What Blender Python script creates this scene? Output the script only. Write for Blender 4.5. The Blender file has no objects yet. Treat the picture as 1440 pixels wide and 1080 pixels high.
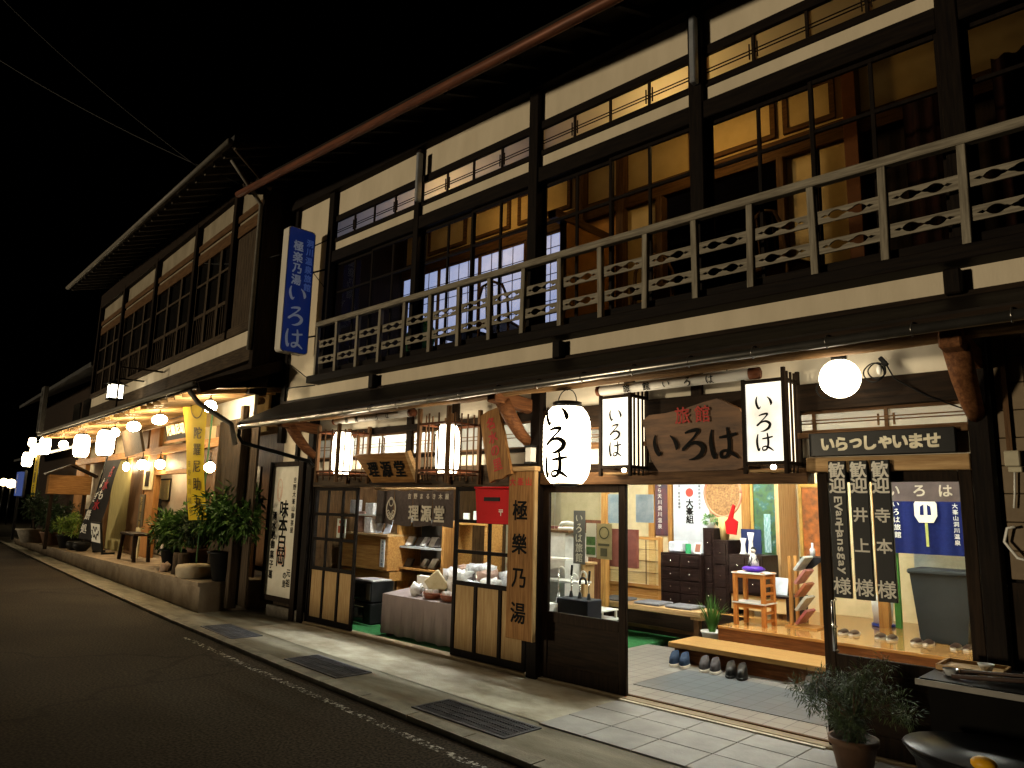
import bpy, bmesh, math, random
from mathutils import Vector, Matrix, noise
random.seed(11)
S = bpy.context.scene
COL = S.collection
R = math.radians

# ------------------------------------------------------------------ camera
cd = bpy.data.cameras.new("camera"); cam = bpy.data.objects.new("camera", cd); COL.objects.link(cam)
rt = Vector((0.72279225, 0.69065127, 0.02392039)); dn = Vector((-0.09923307, 0.13798175, -0.98545108)); fw = Vector((-0.68390362, 0.70990271, 0.16826759))
cam.matrix_world = Matrix(((rt.x, -dn.x, -fw.x, 3.71565), (rt.y, -dn.y, -fw.y, -5.31755), (rt.z, -dn.z, -fw.z, 1.55), (0, 0, 0, 1)))
cd.sensor_width = 36.0; cd.lens = 25.5; cd.clip_end = 600; cd.clip_start = 0.05
S.camera = cam
# ------------------------------------------------------------------ night sky and faint light from down the street
w = bpy.data.worlds.new("World"); S.world = w; w.use_nodes = True
nt = w.node_tree; sky = nt.nodes.new("ShaderNodeTexSky"); sky.sky_type = 'NISHITA'; sky.sun_disc = False
sky.sun_elevation = R(-4); sky.sun_rotation = R(215); sky.air_density = 1.0
nt.links.new(sky.outputs[0], nt.nodes["Background"].inputs[0]); nt.nodes["Background"].inputs[1].default_value = 0.0008
sl = bpy.data.lights.new("sun", 'SUN'); sl.energy = 1.15; sl.angle = R(4); sl.color = (1.0, 0.83, 0.56)
so = bpy.data.objects.new("sun", sl); COL.objects.link(so)
so.rotation_euler = Vector((0.457, 0.83, 0.03)).to_track_quat('-Z', 'Y').to_euler()
S.view_settings.view_transform = 'Standard'; S.view_settings.look = 'None'; S.view_settings.exposure = 0.35; S.view_settings.gamma = 1.0
cy = S.cycles
cy.use_denoising = True; cy.max_bounces = 7; cy.diffuse_bounces = 4; cy.glossy_bounces = 4; cy.transmission_bounces = 6; cy.transparent_max_bounces = 20
cy.sample_clamp_indirect = 6.0; cy.caustics_reflective = False; cy.caustics_refractive = False

# ------------------------------------------------------------------ materials
_M = {}
def newmat(n):
    m = bpy.data.materials.new(n); m.use_nodes = True; return m, m.node_tree, m.node_tree.nodes["Principled BSDF"]
def mat(n, c, rough=.6, metal=0., c2=None, scale=6., stretch=(1, 1, 1), bump=.0, bscale=None, detail=6., spec=.18, emit=None, es=0., contrast=(.35, .65), coat=0.):
    """principled surface whose colour wanders between c and c2 with noise stretched along an axis"""
    if n in _M: return _M[n]
    m, t, b = newmat(n); N, L = t.nodes, t.links
    b.inputs["Roughness"].default_value = rough; b.inputs["Metallic"].default_value = metal
    b.inputs["Specular IOR Level"].default_value = spec; b.inputs["Coat Weight"].default_value = coat
    if emit: b.inputs['Emission Color'].default_value = (*emit, 1); b.inputs['Emission Strength'].default_value = es
    if c2 is None: c2 = tuple(x * .72 for x in c)
    tc = N.new("ShaderNodeTexCoord"); mp = N.new("ShaderNodeMapping"); mp.inputs["Scale"].default_value = stretch
    nz = N.new("ShaderNodeTexNoise"); nz.inputs["Scale"].default_value = scale; nz.inputs["Detail"].default_value = detail; nz.inputs["Roughness"].default_value = .62
    rp = N.new("ShaderNodeValToRGB"); e = rp.color_ramp.elements
    e[0].position, e[1].position = contrast; e[0].color = (*c2, 1); e[1].color = (*c, 1)
    L.new(tc.outputs["Object"], mp.inputs[0]); L.new(mp.outputs[0], nz.inputs["Vector"]); L.new(nz.outputs["Fac"], rp.inputs[0]); L.new(rp.outputs[0], b.inputs["Base Color"])
    if bump:
        bp = N.new("ShaderNodeBump"); bp.inputs["Strength"].default_value = bump; bp.inputs["Distance"].default_value = .01
        if bscale:
            n2 = N.new("ShaderNodeTexNoise"); n2.inputs["Scale"].default_value = bscale; n2.inputs["Detail"].default_value = 5; L.new(mp.outputs[0], n2.inputs["Vector"]); L.new(n2.outputs["Fac"], bp.inputs["Height"])
        else: L.new(nz.outputs["Fac"], bp.inputs["Height"])
        L.new(bp.outputs[0], b.inputs["Normal"])
    _M[n] = m; return m
AX = {'x': (.7, 9, 9), 'y': (9, .7, 9), 'z': (9, 9, .7)}
def wood(n, c, c2=None, ax='z', rough=.55, scale=5., bump=.25, coat=0.):
    return mat(n + "_" + ax, c, rough, 0, c2 or tuple(x * .5 for x in c), scale, AX[ax], bump, coat=coat, spec=.05)
def W(kind, ax='z'):
    d = {'dark': ((.024, .014, .008), (.009, .006, .004), .6), 'black': ((.012, .008, .0055), (.005, .0035, .003), .6), 'grey': ((.29, .255, .195), (.14, .12, .09), .7),
         'brown': ((.13, .07, .032), (.06, .03, .014), .5), 'light': ((.50, .33, .16), (.32, .19, .085), .5), 'panel': ((.42, .28, .135), (.29, .18, .075), .55),
         'red': ((.16, .06, .03), (.07, .025, .012), .45), 'floor': ((.42, .22, .07), (.27, .125, .035), .16), 'honey': ((.48, .25, .075), (.30, .14, .04), .35),
         'weather': ((.085, .060, .038), (.036, .026, .018), .75), 'deck': ((.19, .075, .028), (.11, .042, .016), .3), 'log': ((.26, .15, .065), (.12, .065, .028), .55),
         'board': ((.29, .145, .048), (.16, .075, .024), .5), 'tansu': ((.022, .012, .010), (.010, .006, .005), .3)}[kind]
    return wood("wood_" + kind, d[0], d[1], ax, d[2])
def emis(n, c, s):
    if n in _M: return _M[n]
    m, t, b = newmat(n); t.nodes.remove(b); e = t.nodes.new("ShaderNodeEmission"); e.inputs[0].default_value = (*c, 1); e.inputs[1].default_value = s
    t.links.new(e.outputs[0], t.nodes["Material Output"].inputs[0]); _M[n] = m; return m
def paper_lamp(n, c, s, lo=.55, scale=9.):
    """lit washi paper: glow slightly uneven, as fibres let through more or less light"""
    if n in _M: return _M[n]
    m, t, b = newmat(n); N, L = t.nodes, t.links
    tc = N.new("ShaderNodeTexCoord"); nz = N.new("ShaderNodeTexNoise"); nz.inputs["Scale"].default_value = scale; nz.inputs["Detail"].default_value = 8
    mr = N.new("ShaderNodeMapRange"); mr.inputs[1].default_value = .3; mr.inputs[2].default_value = .7; mr.inputs[3].default_value = s * lo; mr.inputs[4].default_value = s
    L.new(tc.outputs["Object"], nz.inputs["Vector"]); L.new(nz.outputs["Fac"], mr.inputs[0]); L.new(mr.outputs[0], b.inputs["Emission Strength"])
    b.inputs["Emission Color"].default_value = (*c, 1); b.inputs["Base Color"].default_value = (.8, .75, .65, 1); b.inputs["Roughness"].default_value = .8
    _M[n] = m; return m
def glassmat(n, tint=(1, 1, 1), gl=.07, frosted=0.):
    if n in _M: return _M[n]
    m, t, b = newmat(n); N, L = t.nodes, t.links; t.nodes.remove(b)
    tr = N.new("ShaderNodeBsdfTransparent"); tr.inputs[0].default_value = (*tint, 1)
    g = N.new("ShaderNodeBsdfGlossy"); g.inputs["Roughness"].default_value = .02; g.inputs["Color"].default_value = (1, 1, 1, 1)
    lw = N.new("ShaderNodeLayerWeight"); lw.inputs["Blend"].default_value = .5
    pw = N.new("ShaderNodeMath"); pw.operation = 'POWER'; pw.inputs[1].default_value = 5.0; L.new(lw.outputs["Facing"], pw.inputs[0])
    ma = N.new("ShaderNodeMath"); ma.operation = 'MULTIPLY_ADD'; ma.inputs[1].default_value = .8; ma.inputs[2].default_value = gl * .18; L.new(pw.outputs[0], ma.inputs[0])
    mx = N.new("ShaderNodeMixShader"); L.new(ma.outputs[0], mx.inputs[0])
    if frosted:
        tl = N.new("ShaderNodeBsdfTranslucent"); tl.inputs[0].default_value = (.9, .86, .78, 1); m2 = N.new("ShaderNodeMixShader"); m2.inputs[0].default_value = frosted
        L.new(tr.outputs[0], m2.inputs[1]); L.new(tl.outputs[0], m2.inputs[2]); L.new(m2.outputs[0], mx.inputs[1])
    else: L.new(tr.outputs[0], mx.inputs[1])
    L.new(g.outputs[0], mx.inputs[2]); L.new(mx.outputs[0], N["Material Output"].inputs[0]); _M[n] = m; return m
GLASS = glassmat("clear_glass", (.92, .94, .93)); OLDGLASS = glassmat("old_window_glass", (.78, .76, .72)); FROST = glassmat("frosted_glass", (.9, .88, .82), frosted=.72); DUSK = glassmat("tinted_frosted_glass", (.52, .50, .46), frosted=.30)
PLASTER = mat("lime_plaster", (.64, .55, .41), .85, 0, (.54, .46, .335), 1.6, (2., 2., .6), .2, 40, 8, contrast=(.28, .62))
PLASTER_W = mat("white_plaster", (.72, .66, .54), .85, 0, (.62, .56, .44), 3., (1, 1, 1), .1, 40)
CREAM = mat("cream_wall", (.62, .46, .22), .85, 0, (.50, .36, .16), 3., (1, 1, 1), .1, 50)
INK = mat("black_ink", (.012, .011, .010), .7, 0, (.008, .008, .008), spec=.02); REDINK = mat("red_ink", (.42, .03, .02), .6, 0, (.30, .02, .015)); WHITEINK = mat("white_paint", (.75, .72, .64), .6, 0, (.66, .62, .54))
GOLD = mat("gold_leaf", (.70, .48, .16), .35, .8, (.5, .32, .1)); BLACKM = mat("black_metal", (.02, .02, .02), .3, .6); CHROME = mat("chrome", (.7, .7, .7), .15, 1.0)
BLACKP = mat("black_plastic", (.014, .014, .014), .45, spec=.06); WHITEP = mat("white_plastic", (.75, .74, .70), .4, 0, (.68, .67, .62)); PAPER = mat("white_paper", (.78, .76, .70), .8, 0, (.70, .68, .6))
COPPER = mat("rusty_copper_gutter", (.17, .062, .032), .5, .2, (.08, .032, .02), 4., (.5, 6, 6)); ROOFM = mat("dark_sheet_roof", (.022, .017, .013), .6, 0, (.010, .008, .007), 3., (1, 4, 4), .2, spec=.05)
TILE_ROOF = mat("grey_roof_tile", (.05, .048, .045), .45, 0, (.028, .027, .026), 5.)
STONE = mat("rough_stone", (.36, .32, .26), .85, 0, (.22, .19, .15), 9., (1, 1, 1), .5)
LEAF = mat("leaf_green", (.10, .19, .035), .5, 0, (.022, .060, .013), 5.); LEAF2 = mat("leaf_yellow_green", (.16, .24, .035), .5, 0, (.07, .12, .02), 10.); LEAFD = mat("leaf_dark", (.04, .075, .03), .55, 0, (.018, .036, .014), 12.)
BARK = mat("bark", (.09, .06, .035), .9, 0, (.04, .028, .018), 9., (6, 6, 1), .5)
TERRA = mat("brown_clay_pot", (.16, .085, .05), .6, 0, (.09, .05, .03), 6.)
LANT = (1.0, .83, .58)

# ------------------------------------------------------------------ mesh builder
F = Matrix.Identity(4)
WM = {}
class MB:
    def __init__(s): s.v, s.f, s.sm = [], [], []
    def _add(s, vs, fs, smooth=False):
        b = len(s.v); s.v += [Vector(p) for p in vs]; s.f += [tuple(b + i for i in q) for q in fs]; s.sm += [smooth] * len(fs); return s
    def box(s, x0, x1, y0, y1, z0, z1, b=.0, M=None):
        if x0 > x1: x0, x1 = x1, x0
        if y0 > y1: y0, y1 = y1, y0
        if z0 > z1: z0, z1 = z1, z0
        b = min(b, .3 * min(x1 - x0, y1 - y0, z1 - z0))
        if b <= 0:
            vs = [(x, y, z) for z in (z0, z1) for y in (y0, y1) for x in (x0, x1)]
            fs = [(0, 2, 3, 1), (4, 5, 7, 6), (0, 1, 5, 4), (2, 6, 7, 3), (0, 4, 6, 2), (1, 3, 7, 5)]
        else:
            vs, idx = [], {}
            lo, hi = (x0, y0, z0), (x1, y1, z1)
            for c in [(i, j, k) for i in (0, 1) for j in (0, 1) for k in (0, 1)]:
                for a in range(3):
                    p = []
                    for d in range(3):
                        e = hi[d] if c[d] else lo[d]
                        p.append(e if d == a else e + (-b if c[d] else b))
                    idx[c, a] = len(vs); vs.append(tuple(p))
            fs = []
            for a in range(3):
                u, v = [(1, 2), (2, 0), (0, 1)][a]
                for sgn in (0, 1):
                    q = []
                    for (i, j) in ((0, 0), (1, 0), (1, 1), (0, 1)):
                        c = [0, 0, 0]; c[a] = sgn; c[u] = i; c[v] = j; q.append(idx[tuple(c), a])
                    fs.append(tuple(q if sgn else q[::-1]))
            for a in range(3):
                u, v = [(1, 2), (2, 0), (0, 1)][a]
                for i in (0, 1):
                    for j in (0, 1):
                        c0 = [0, 0, 0]; c0[u] = i; c0[v] = j; c1 = list(c0); c1[a] = 1; c0, c1 = tuple(c0), tuple(c1)
                        q = (idx[c0, u], idx[c1, u], idx[c1, v], idx[c0, v]); fs.append(q if (i == j) else q[::-1])
            for c in [(i, j, k) for i in (0, 1) for j in (0, 1) for k in (0, 1)]:
                q = (idx[c, 0], idx[c, 1], idx[c, 2]); fs.append(q if sum(c) % 2 else q[::-1])
        if M is not None: vs = [M @ Vector(p) for p in vs]
        return s._add(vs, fs)
    def bar(s, p, q, w, h=None, up=(0, 0, 1), b=.0):
        """squared bar from p to q, w across and h along up"""
        p, q = Vector(p), Vector(q); h = h or w; d = q - p; L = d.length; d.normalize()
        a = Vector(up).cross(d)
        if a.length < 1e-4: a = Vector((1, 0, 0)).cross(d)
        a.normalize(); u = d.cross(a)
        M = Matrix(((d.x, a.x, u.x, p.x), (d.y, a.y, u.y, p.y), (d.z, a.z, u.z, p.z), (0, 0, 0, 1)))
        return s.box(0, L, -w / 2, w / 2, -h / 2, h / 2, b, M)
    def tube(s, pts, r, n=8, cap=True):
        pts = [Vector(p) for p in pts]; rs = r if isinstance(r, (list, tuple)) else [r] * len(pts); vs, fs = [], []
        prev = None
        for i, p in enumerate(pts):
            t = (pts[min(i + 1, len(pts) - 1)] - pts[max(i - 1, 0)]).normalized()
            if prev is None:
                a = Vector((0, 0, 1)) if abs(t.z) < .9 else Vector((1, 0, 0)); a = (a - t * a.dot(t)).normalized()
            else: a = (prev - t * prev.dot(t)); a = a.normalized() if a.length > 1e-6 else prev
            prev = a; bb = t.cross(a)
            vs += [p + (a * math.cos(2 * math.pi * k / n) + bb * math.sin(2 * math.pi * k / n)) * rs[i] for k in range(n)]
        for i in range(len(pts) - 1):
            for k in range(n): fs.append((i * n + k, i * n + (k + 1) % n, (i + 1) * n + (k + 1) % n, (i + 1) * n + k))
        if cap: fs += [tuple(range(n))[::-1], tuple((len(pts) - 1) * n + k for k in range(n))]
        return s._add(vs, fs, True)
    def lathe(s, prof, c=(0, 0, 0), n=20, sx=1., sy=1.):
        vs, fs = [], []
        for r, z in prof: vs += [(c[0] + sx * r * math.cos(2 * math.pi * k / n), c[1] + sy * r * math.sin(2 * math.pi * k / n), c[2] + z) for k in range(n)]
        for i in range(len(prof) - 1):
            for k in range(n): fs.append((i * n + k, i * n + (k + 1) % n, (i + 1) * n + (k + 1) % n, (i + 1) * n + k))
        if prof[0][0] > 1e-4: fs.append(tuple(range(n))[::-1])
        if prof[-1][0] > 1e-4: fs.append(tuple((len(prof) - 1) * n + k for k in range(n)))
        return s._add(vs, fs, True)
    def ball(s, c, r, n=14, jit=0., sc=(1, 1, 1)):
        m = n // 2; vs, fs = [], []
        for i in range(m + 1):
            th = math.pi * i / m
            for k in range(n):
                ph = 2 * math.pi * k / n; d = Vector((math.sin(th) * math.cos(ph), math.sin(th) * math.sin(ph), math.cos(th)))
                q = 1 + jit * noise.noise(d * 2.3 + Vector(c) * 5)
                vs.append((c[0] + d.x * r * q * sc[0], c[1] + d.y * r * q * sc[1], c[2] + d.z * r * q * sc[2]))
        for i in range(m):
            for k in range(n): fs.append((i * n + k, (i + 1) * n + k, (i + 1) * n + (k + 1) % n, i * n + (k + 1) % n))
        return s._add(vs, fs, True)
    def prism(s, poly, o, r, u, d):
        """polygon (a,b) drawn along unit vectors r,u from o, d thick towards r x u"""
        o, r, u = Vector(o), Vector(r), Vector(u); n = r.cross(u).normalized(); k = len(poly)
        fr = [o + r * a + u * b + n * d for a, b in poly]; bk = [o + r * a + u * b for a, b in poly]
        return s._add(fr + bk, [tuple(range(k)), tuple(range(2 * k - 1, k - 1, -1))] + [(i, k + i, k + (i + 1) % k, (i + 1) % k) for i in range(k)])
    def quad(s, a, b, c, d): return s._add([a, b, c, d], [(0, 1, 2, 3)])
    def leaf(s, p, d, up, L, wd):
        p, d = Vector(p), Vector(d).normalized(); a = d.cross(Vector(up))
        if a.length < 1e-3: a = Vector((1, 0, 0))
        a.normalize(); n = a.cross(d)
        return s._add([p, p + d * L * .45 + a * wd * .5 + n * L * .05, p + d * L - n * L * .08, p + d * L * .45 - a * wd * .5 + n * L * .05], [(0, 1, 2, 3)])
    def foliage(s, c, rad, n, L, wd, shell=.5):
        for _ in range(n):
            d = Vector((random.gauss(0, 1), random.gauss(0, 1), random.gauss(0, 1))).normalized(); q = random.uniform(shell, 1.0)
            q *= 1 + .35 * noise.noise(d * 2.0 + Vector(c))
            p = Vector(c) + Vector((d.x * rad[0], d.y * rad[1], d.z * rad[2])) * q
            s.leaf(p, d + Vector((random.uniform(-.8, .8), random.uniform(-.8, .8), random.uniform(-.7, .4))), (random.uniform(-.4, .4), random.uniform(-.4, .4), 1), L * random.uniform(.6, 1.2), wd * random.uniform(.7, 1.2))
        return s
    def build(s, name, m, parent=None):
        me = bpy.data.meshes.new(name); ws = [F @ v for v in s.v]
        if parent is None:
            lo = [min(v[i] for v in ws) for i in range(3)]; hi = [max(v[i] for v in ws) for i in range(3)]
            loc = Vector(((lo[0] + hi[0]) / 2, (lo[1] + hi[1]) / 2, lo[2])); MW = Matrix.Translation(loc)
        else: MW = WM[parent]
        inv = MW.inverted()
        me.from_pydata([inv @ v for v in ws], [], s.f); me.polygons.foreach_set("use_smooth", s.sm)
        me.materials.append(m); me.update()
        o = bpy.data.objects.new(name, me); COL.objects.link(o); WM[o] = MW
        if parent is not None: o.parent = parent
        else: o.location = loc
        return o
def tag(o, label=None, cat=None, group=None, kind=None):
    for k, v in (('label', label), ('category', cat), ('group', group), ('kind', kind)):
        if v: o[k] = v
    return o
def thing(name, label, cat, loc=(0, 0, 0), group=None):
    o = bpy.data.objects.new(name, None); COL.objects.link(o); o.empty_display_size = .1
    M = Matrix.Translation(F @ Vector(loc)) @ F.to_3x3().to_4x4(); o.matrix_world = M; o.location = M.to_translation(); o.rotation_euler = M.to_euler(); WM[o] = M
    return tag(o, label, cat, group)
def copy_tree(o, parent=None, move=None):
    c = o.copy(); COL.objects.link(c)
    if parent is not None: c.parent = parent
    elif move is not None: c.location = o.location + Vector(move)
    WM[c] = WM[o] if move is None else Matrix.Translation(Vector(move)) @ WM[o]
    for ch in list(o.children): copy_tree(ch, c)
    return c

# ------------------------------------------------------------------ lettering
BR = {'い': [[(.16, .84, .04), (.11, .64, .10), (.14, .42, .12), (.24, .24, .10), (.34, .34, .02)], [(.66, .80, .03), (.80, .66, .10), (.87, .48, .13), (.84, .36, .03)]],
      'ろ': [[(.22, .84, .05), (.42, .90, .09), (.66, .91, .10), (.54, .74, .06), (.32, .54, .07), (.13, .36, .10), (.34, .50, .07), (.58, .55, .11), (.78, .42, .14), (.72, .22, .13), (.50, .09, .08), (.30, .06, .02)]],
      'は': [[(.15, .90, .05), (.10, .62, .11), (.11, .36, .12), (.18, .10, .10), (.25, .24, .02)], [(.36, .66, .06), (.60, .69, .09), (.90, .75, .07)], [(.62, .94, .06), (.66, .62, .11), (.65, .34, .11), (.56, .14, .09), (.40, .11, .08), (.38, .24, .06), (.54, .29, .08), (.74, .20, .10), (.93, .06, .04)]]}
_G = {}
def glyph(ch, bold=0.):
    k = (ch, bold)
    if k in _G: return _G[k]
    vs, fs = [], []
    if ch in BR and bold >= 0:
        for si, st in enumerate(BR[ch]):
            P = [Vector(p) for p in st]; pts = []
            for i in range(len(P) - 1):
                p0, p1, p2, p3 = P[max(i - 1, 0)], P[i], P[i + 1], P[min(i + 2, len(P) - 1)]
                for t in range(6):
                    t /= 6; pts.append(.5 * ((2 * p1) + (p2 - p0) * t + (2 * p0 - 5 * p1 + 4 * p2 - p3) * t * t + (3 * p1 - p0 - 3 * p2 + p3) * t ** 3))
            pts.append(P[-1])
            for i in range(len(pts)):
                t = (pts[min(i + 1, len(pts) - 1)] - pts[max(i - 1, 0)]); t = Vector((t.x, t.y)); t = t.normalized() if t.length > 0 else Vector((1, 0))
                nn = Vector((-t.y, t.x)); ww = max(pts[i].z, .015) * .5 * (1 + bold * 4); c = Vector((pts[i].x - .5, pts[i].y - .5))
                vs += [(c + nn * ww).to_tuple() + (i * .004 + si * .02,), (c - nn * ww).to_tuple() + (i * .004 + si * .02,)]
                if i: b = len(vs) - 4; fs.append((b, b + 1, b + 3, b + 2))
    else:
        cu = bpy.data.curves.new("t", "FONT"); cu.body = ch; cu.resolution_u = 3; ob = bpy.data.objects.new("t", cu); COL.objects.link(ob)
        me = bpy.data.meshes.new_from_object(ob.evaluated_get(bpy.context.evaluated_depsgraph_get()))
        vs = [v.co.copy() for v in me.vertices]; fs = [tuple(p.vertices) for p in me.polygons]
        if vs:
            cx = (min(v.x for v in vs) + max(v.x for v in vs)) / 2; cyy = (min(v.y for v in vs) + max(v.y for v in vs)) / 2
            vs = [(v.x - cx, v.y - cyy, 0) for v in vs]
        bpy.data.objects.remove(ob); bpy.data.meshes.remove(me); bpy.data.curves.remove(cu)
    _G[k] = (vs, fs); return _G[k]
def letters(text, o, r, u, cell, m, parent, vertical=True, pitch=None, bold=.02, off=.004, sx=1., name="lettering", warp=None, rot=False, mb=None):
    """write text cell by cell from centre o of the first cell; r,u are the reading plane's right and up"""
    o, r, u = Vector(o), Vector(r).normalized(), Vector(u).normalized(); n = r.cross(u); pitch = pitch or cell
    g = mb or MB()
    for i, ch in enumerate(text):
        if ch == ' ': continue
        vs, fs = glyph(ch, bold)
        if (ch in BR and bold >= 0) or abs(bold) < .004: sh = ((0, 0),)
        else: q_ = abs(bold) * .9; sh = ((-q_, -q_), (q_, -q_), (-q_, q_), (q_, q_), (0, 0))
        vs_ = vs; n_ = len(vs); vs = [(a + dx, b + dy, c + si * .006) for si, (dx, dy) in enumerate(sh) for a, b, c in vs_]; fs = [tuple(i + si * n_ for i in f) for si in range(len(sh)) for f in fs]
        out = []
        for a, b, c in vs:
            if rot: a, b = b, -a
            A, B = a * cell * sx, b * cell
            if vertical: B -= i * pitch
            else: A += i * pitch
            d = off + c * .02
            out.append(warp(A, B, d) if warp else o + r * A + u * B + n * d)
        g._add(out, fs)
    return g if mb is not None else g.build(name, m, parent)
X_, Y_, Z_ = (1, 0, 0), (0, 1, 0), (0, 0, 1)

# ================================================================== GROUND
def sheet(name, pts, z, m, thick=None):
    g = MB(); g._add([(x, y, z) for x, y in pts], [tuple(range(len(pts)))]); o = g.build(name, m); return tag(o, kind='structure')
m, t, b = newmat("worn_asphalt"); N, L = t.nodes, t.links; tc = N.new("ShaderNodeTexCoord")
def _nz(sc, det): q = N.new("ShaderNodeTexNoise"); q.inputs["Scale"].default_value = sc; q.inputs["Detail"].default_value = det; L.new(tc.outputs["Object"], q.inputs[0]); return q
def _rp(src, p0, c0, p1, c1): q = N.new("ShaderNodeValToRGB"); e = q.color_ramp.elements; e[0].position = p0; e[1].position = p1; e[0].color = (*c0, 1); e[1].color = (*c1, 1); L.new(src, q.inputs[0]); return q
def _mul(a_, b_): q = N.new("ShaderNodeMix"); q.data_type = 'RGBA'; q.blend_type = 'MULTIPLY'; q.inputs[0].default_value = 1; L.new(a_, q.inputs[6]); L.new(b_, q.inputs[7]); return q
big = _rp(_nz(.55, 5).outputs[0], .32, (.030, .024, .017), .68, (.058, .046, .033)); fine = _rp(_nz(48, 3).outputs[0], .38, (.42, .42, .42), .64, (1.5, 1.5, 1.5))
wv = _nz(1.4, 4); vo = N.new("ShaderNodeTexVoronoi"); vo.feature = 'DISTANCE_TO_EDGE'; vo.inputs["Scale"].default_value = .22; ad = N.new("ShaderNodeVectorMath"); ad.operation = 'ADD'; L.new(tc.outputs["Object"], ad.inputs[0]); L.new(wv.outputs["Color"], ad.inputs[1]); L.new(ad.outputs[0], vo.inputs["Vector"])
crk = _rp(vo.outputs["Distance"], 0.003, (.62, .62, .62), .010, (1, 1, 1)); L.new(_mul(_mul(big.outputs[0], fine.outputs[0]).outputs[2], crk.outputs[0]).outputs[2], b.inputs[0]); b.inputs["Roughness"].default_value = .85; b.inputs["Specular IOR Level"].default_value = .06
bp = N.new("ShaderNodeBump"); bp.inputs["Strength"].default_value = .6; bp.inputs["Distance"].default_value = .006; L.new(_nz(140, 4).outputs[0], bp.inputs["Height"]); L.new(bp.outputs[0], b.inputs["Normal"]); ASPH = m
CONC = mat("old_concrete", (.46, .43, .34), .8, 0, (.20, .17, .115), 1.5, (1, 1.6, 1), .25, 70, 9, contrast=(.33, .62))
CONC2 = mat("drain_concrete", (.27, .25, .19), .85, 0, (.13, .115, .08), 1.8, (.6, 2, 1), .3, 60)
KERB = mat("kerb_concrete", (.30, .28, .22), .85, 0, (.17, .155, .12), 5., (1, 1, 1), .3, 60)
sheet("ground", [(-130, -7.2), (40, -7.2), (40, 60), (-130, 60)], -.16, mat("dark_earth", (.03, .028, .022), .95))
kl = [(6, -1.93), (.5, -1.72), (-2.9, -1.50), (-6.4, -1.20), (-11.4, -.70), (-17., -.10), (-30, 1.35), (-60, 5.0), (-120, 16)]
sheet("road", kl[::-1] + [(-120, -7), (6, -12)][::-1][::-1] if False else [(6, -7.1)] + [(-60, -7.1), (-120, 4)] + kl[::-1], -.05, ASPH)
g = MB()
for i in range(len(kl) - 1):
    a, b = Vector((*kl[i], 0)), Vector((*kl[i + 1], 0)); d = (b - a).normalized(); nn = Vector((d.y, -d.x, 0)) if d.y * 0 - d.x * 1 > 0 else Vector((-d.y, d.x, 0))
    nn = Vector((-d.y, d.x, 0));  nn = nn if nn.y > 0 else -nn
    L = (b - a).length; k = max(1, int(L / .6)) if L < 20 else 1
    for j in range(k):
        p = a.lerp(b, j / k) + d * .006; q = a.lerp(b, (j + 1) / k) - d * .006
        g._add([p + Vector((0, 0, z)) + nn * t for p, t, z in ((p, 0, -.16), (q, 0, -.16), (q, .12, -.16), (p, .12, -.16), (p, 0, -.012), (q, 0, -.012), (q, .12, -.008), (p, .12, -.008))], [(0, 1, 2, 3), (4, 5, 6, 7), (0, 1, 5, 4), (1, 2, 6, 5), (2, 3, 7, 6), (3, 0, 4, 7)])
tag(g.build("kerb", KERB), kind='structure')
inner = [(x, y + .125) for x, y in kl[:7]]
sheet("pavement", [(6, 0.2)] + inner[:1] + inner[1:] + [(-30, 3.2), (-6.2, 0.3)], -.012, CONC2)
sheet("footpath", [(5, .03), (5, -1.05), (-.3, -1.02), (-3.9, -.82), (-5.2, -.72), (-5.2, .03)], -.006, CONC)
TILE_OUT = mat("stone_paving", (.34, .33, .31), .6, 0, (.24, .235, .22), 3., (1, 1, 1), .12, 50)
g = MB()
for i in range(12):
    for j in range(3):
        x = -.03 + i * .405; y = -1.06 + j * .345; g.box(x, x + .398, y, y + .338, -.02, .0 + random.uniform(-.001, .001), .003)
tag(g.build("paving_tiles_floor", TILE_OUT), kind='structure')
# worn white edge line: many small paint flakes left on the road
m, t, b = newmat("worn_road_paint"); N, L = t.nodes, t.links
tc = N.new("ShaderNodeTexCoord"); nz = N.new("ShaderNodeTexNoise"); nz.inputs["Scale"].default_value = 16; nz.inputs["Detail"].default_value = 9; nz.inputs["Roughness"].default_value = .75
rp = N.new("ShaderNodeValToRGB"); rp.color_ramp.elements[0].position = .50; rp.color_ramp.elements[1].position = .575; tr = N.new("ShaderNodeBsdfTransparent"); mx = N.new("ShaderNodeMixShader")
b.inputs["Base Color"].default_value = (.42, .40, .35, 1); b.inputs["Roughness"].default_value = .8
L.new(tc.outputs["Object"], nz.inputs[0]); L.new(nz.outputs[0], rp.inputs[0]); L.new(rp.outputs[0], mx.inputs[0]); L.new(tr.outputs[0], mx.inputs[1]); L.new(b.outputs[0], mx.inputs[2]); L.new(mx.outputs[0], N["Material Output"].inputs[0])
WORN = m
wl = [(4, -2.12), (1.2, -1.98), (-.5, -1.87), (-3.1, -1.68), (-5.2, -1.50)]
g = MB()
for i in range(len(wl) - 1): g.quad((wl[i][0], wl[i][1] - .036, -.046), (wl[i + 1][0], wl[i + 1][1] - .036, -.046), (wl[i + 1][0], wl[i + 1][1] + .036, -.046), (wl[i][0], wl[i][1] + .036, -.046))
tag(g.build("road_marking_line", WORN), kind='structure')
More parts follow.
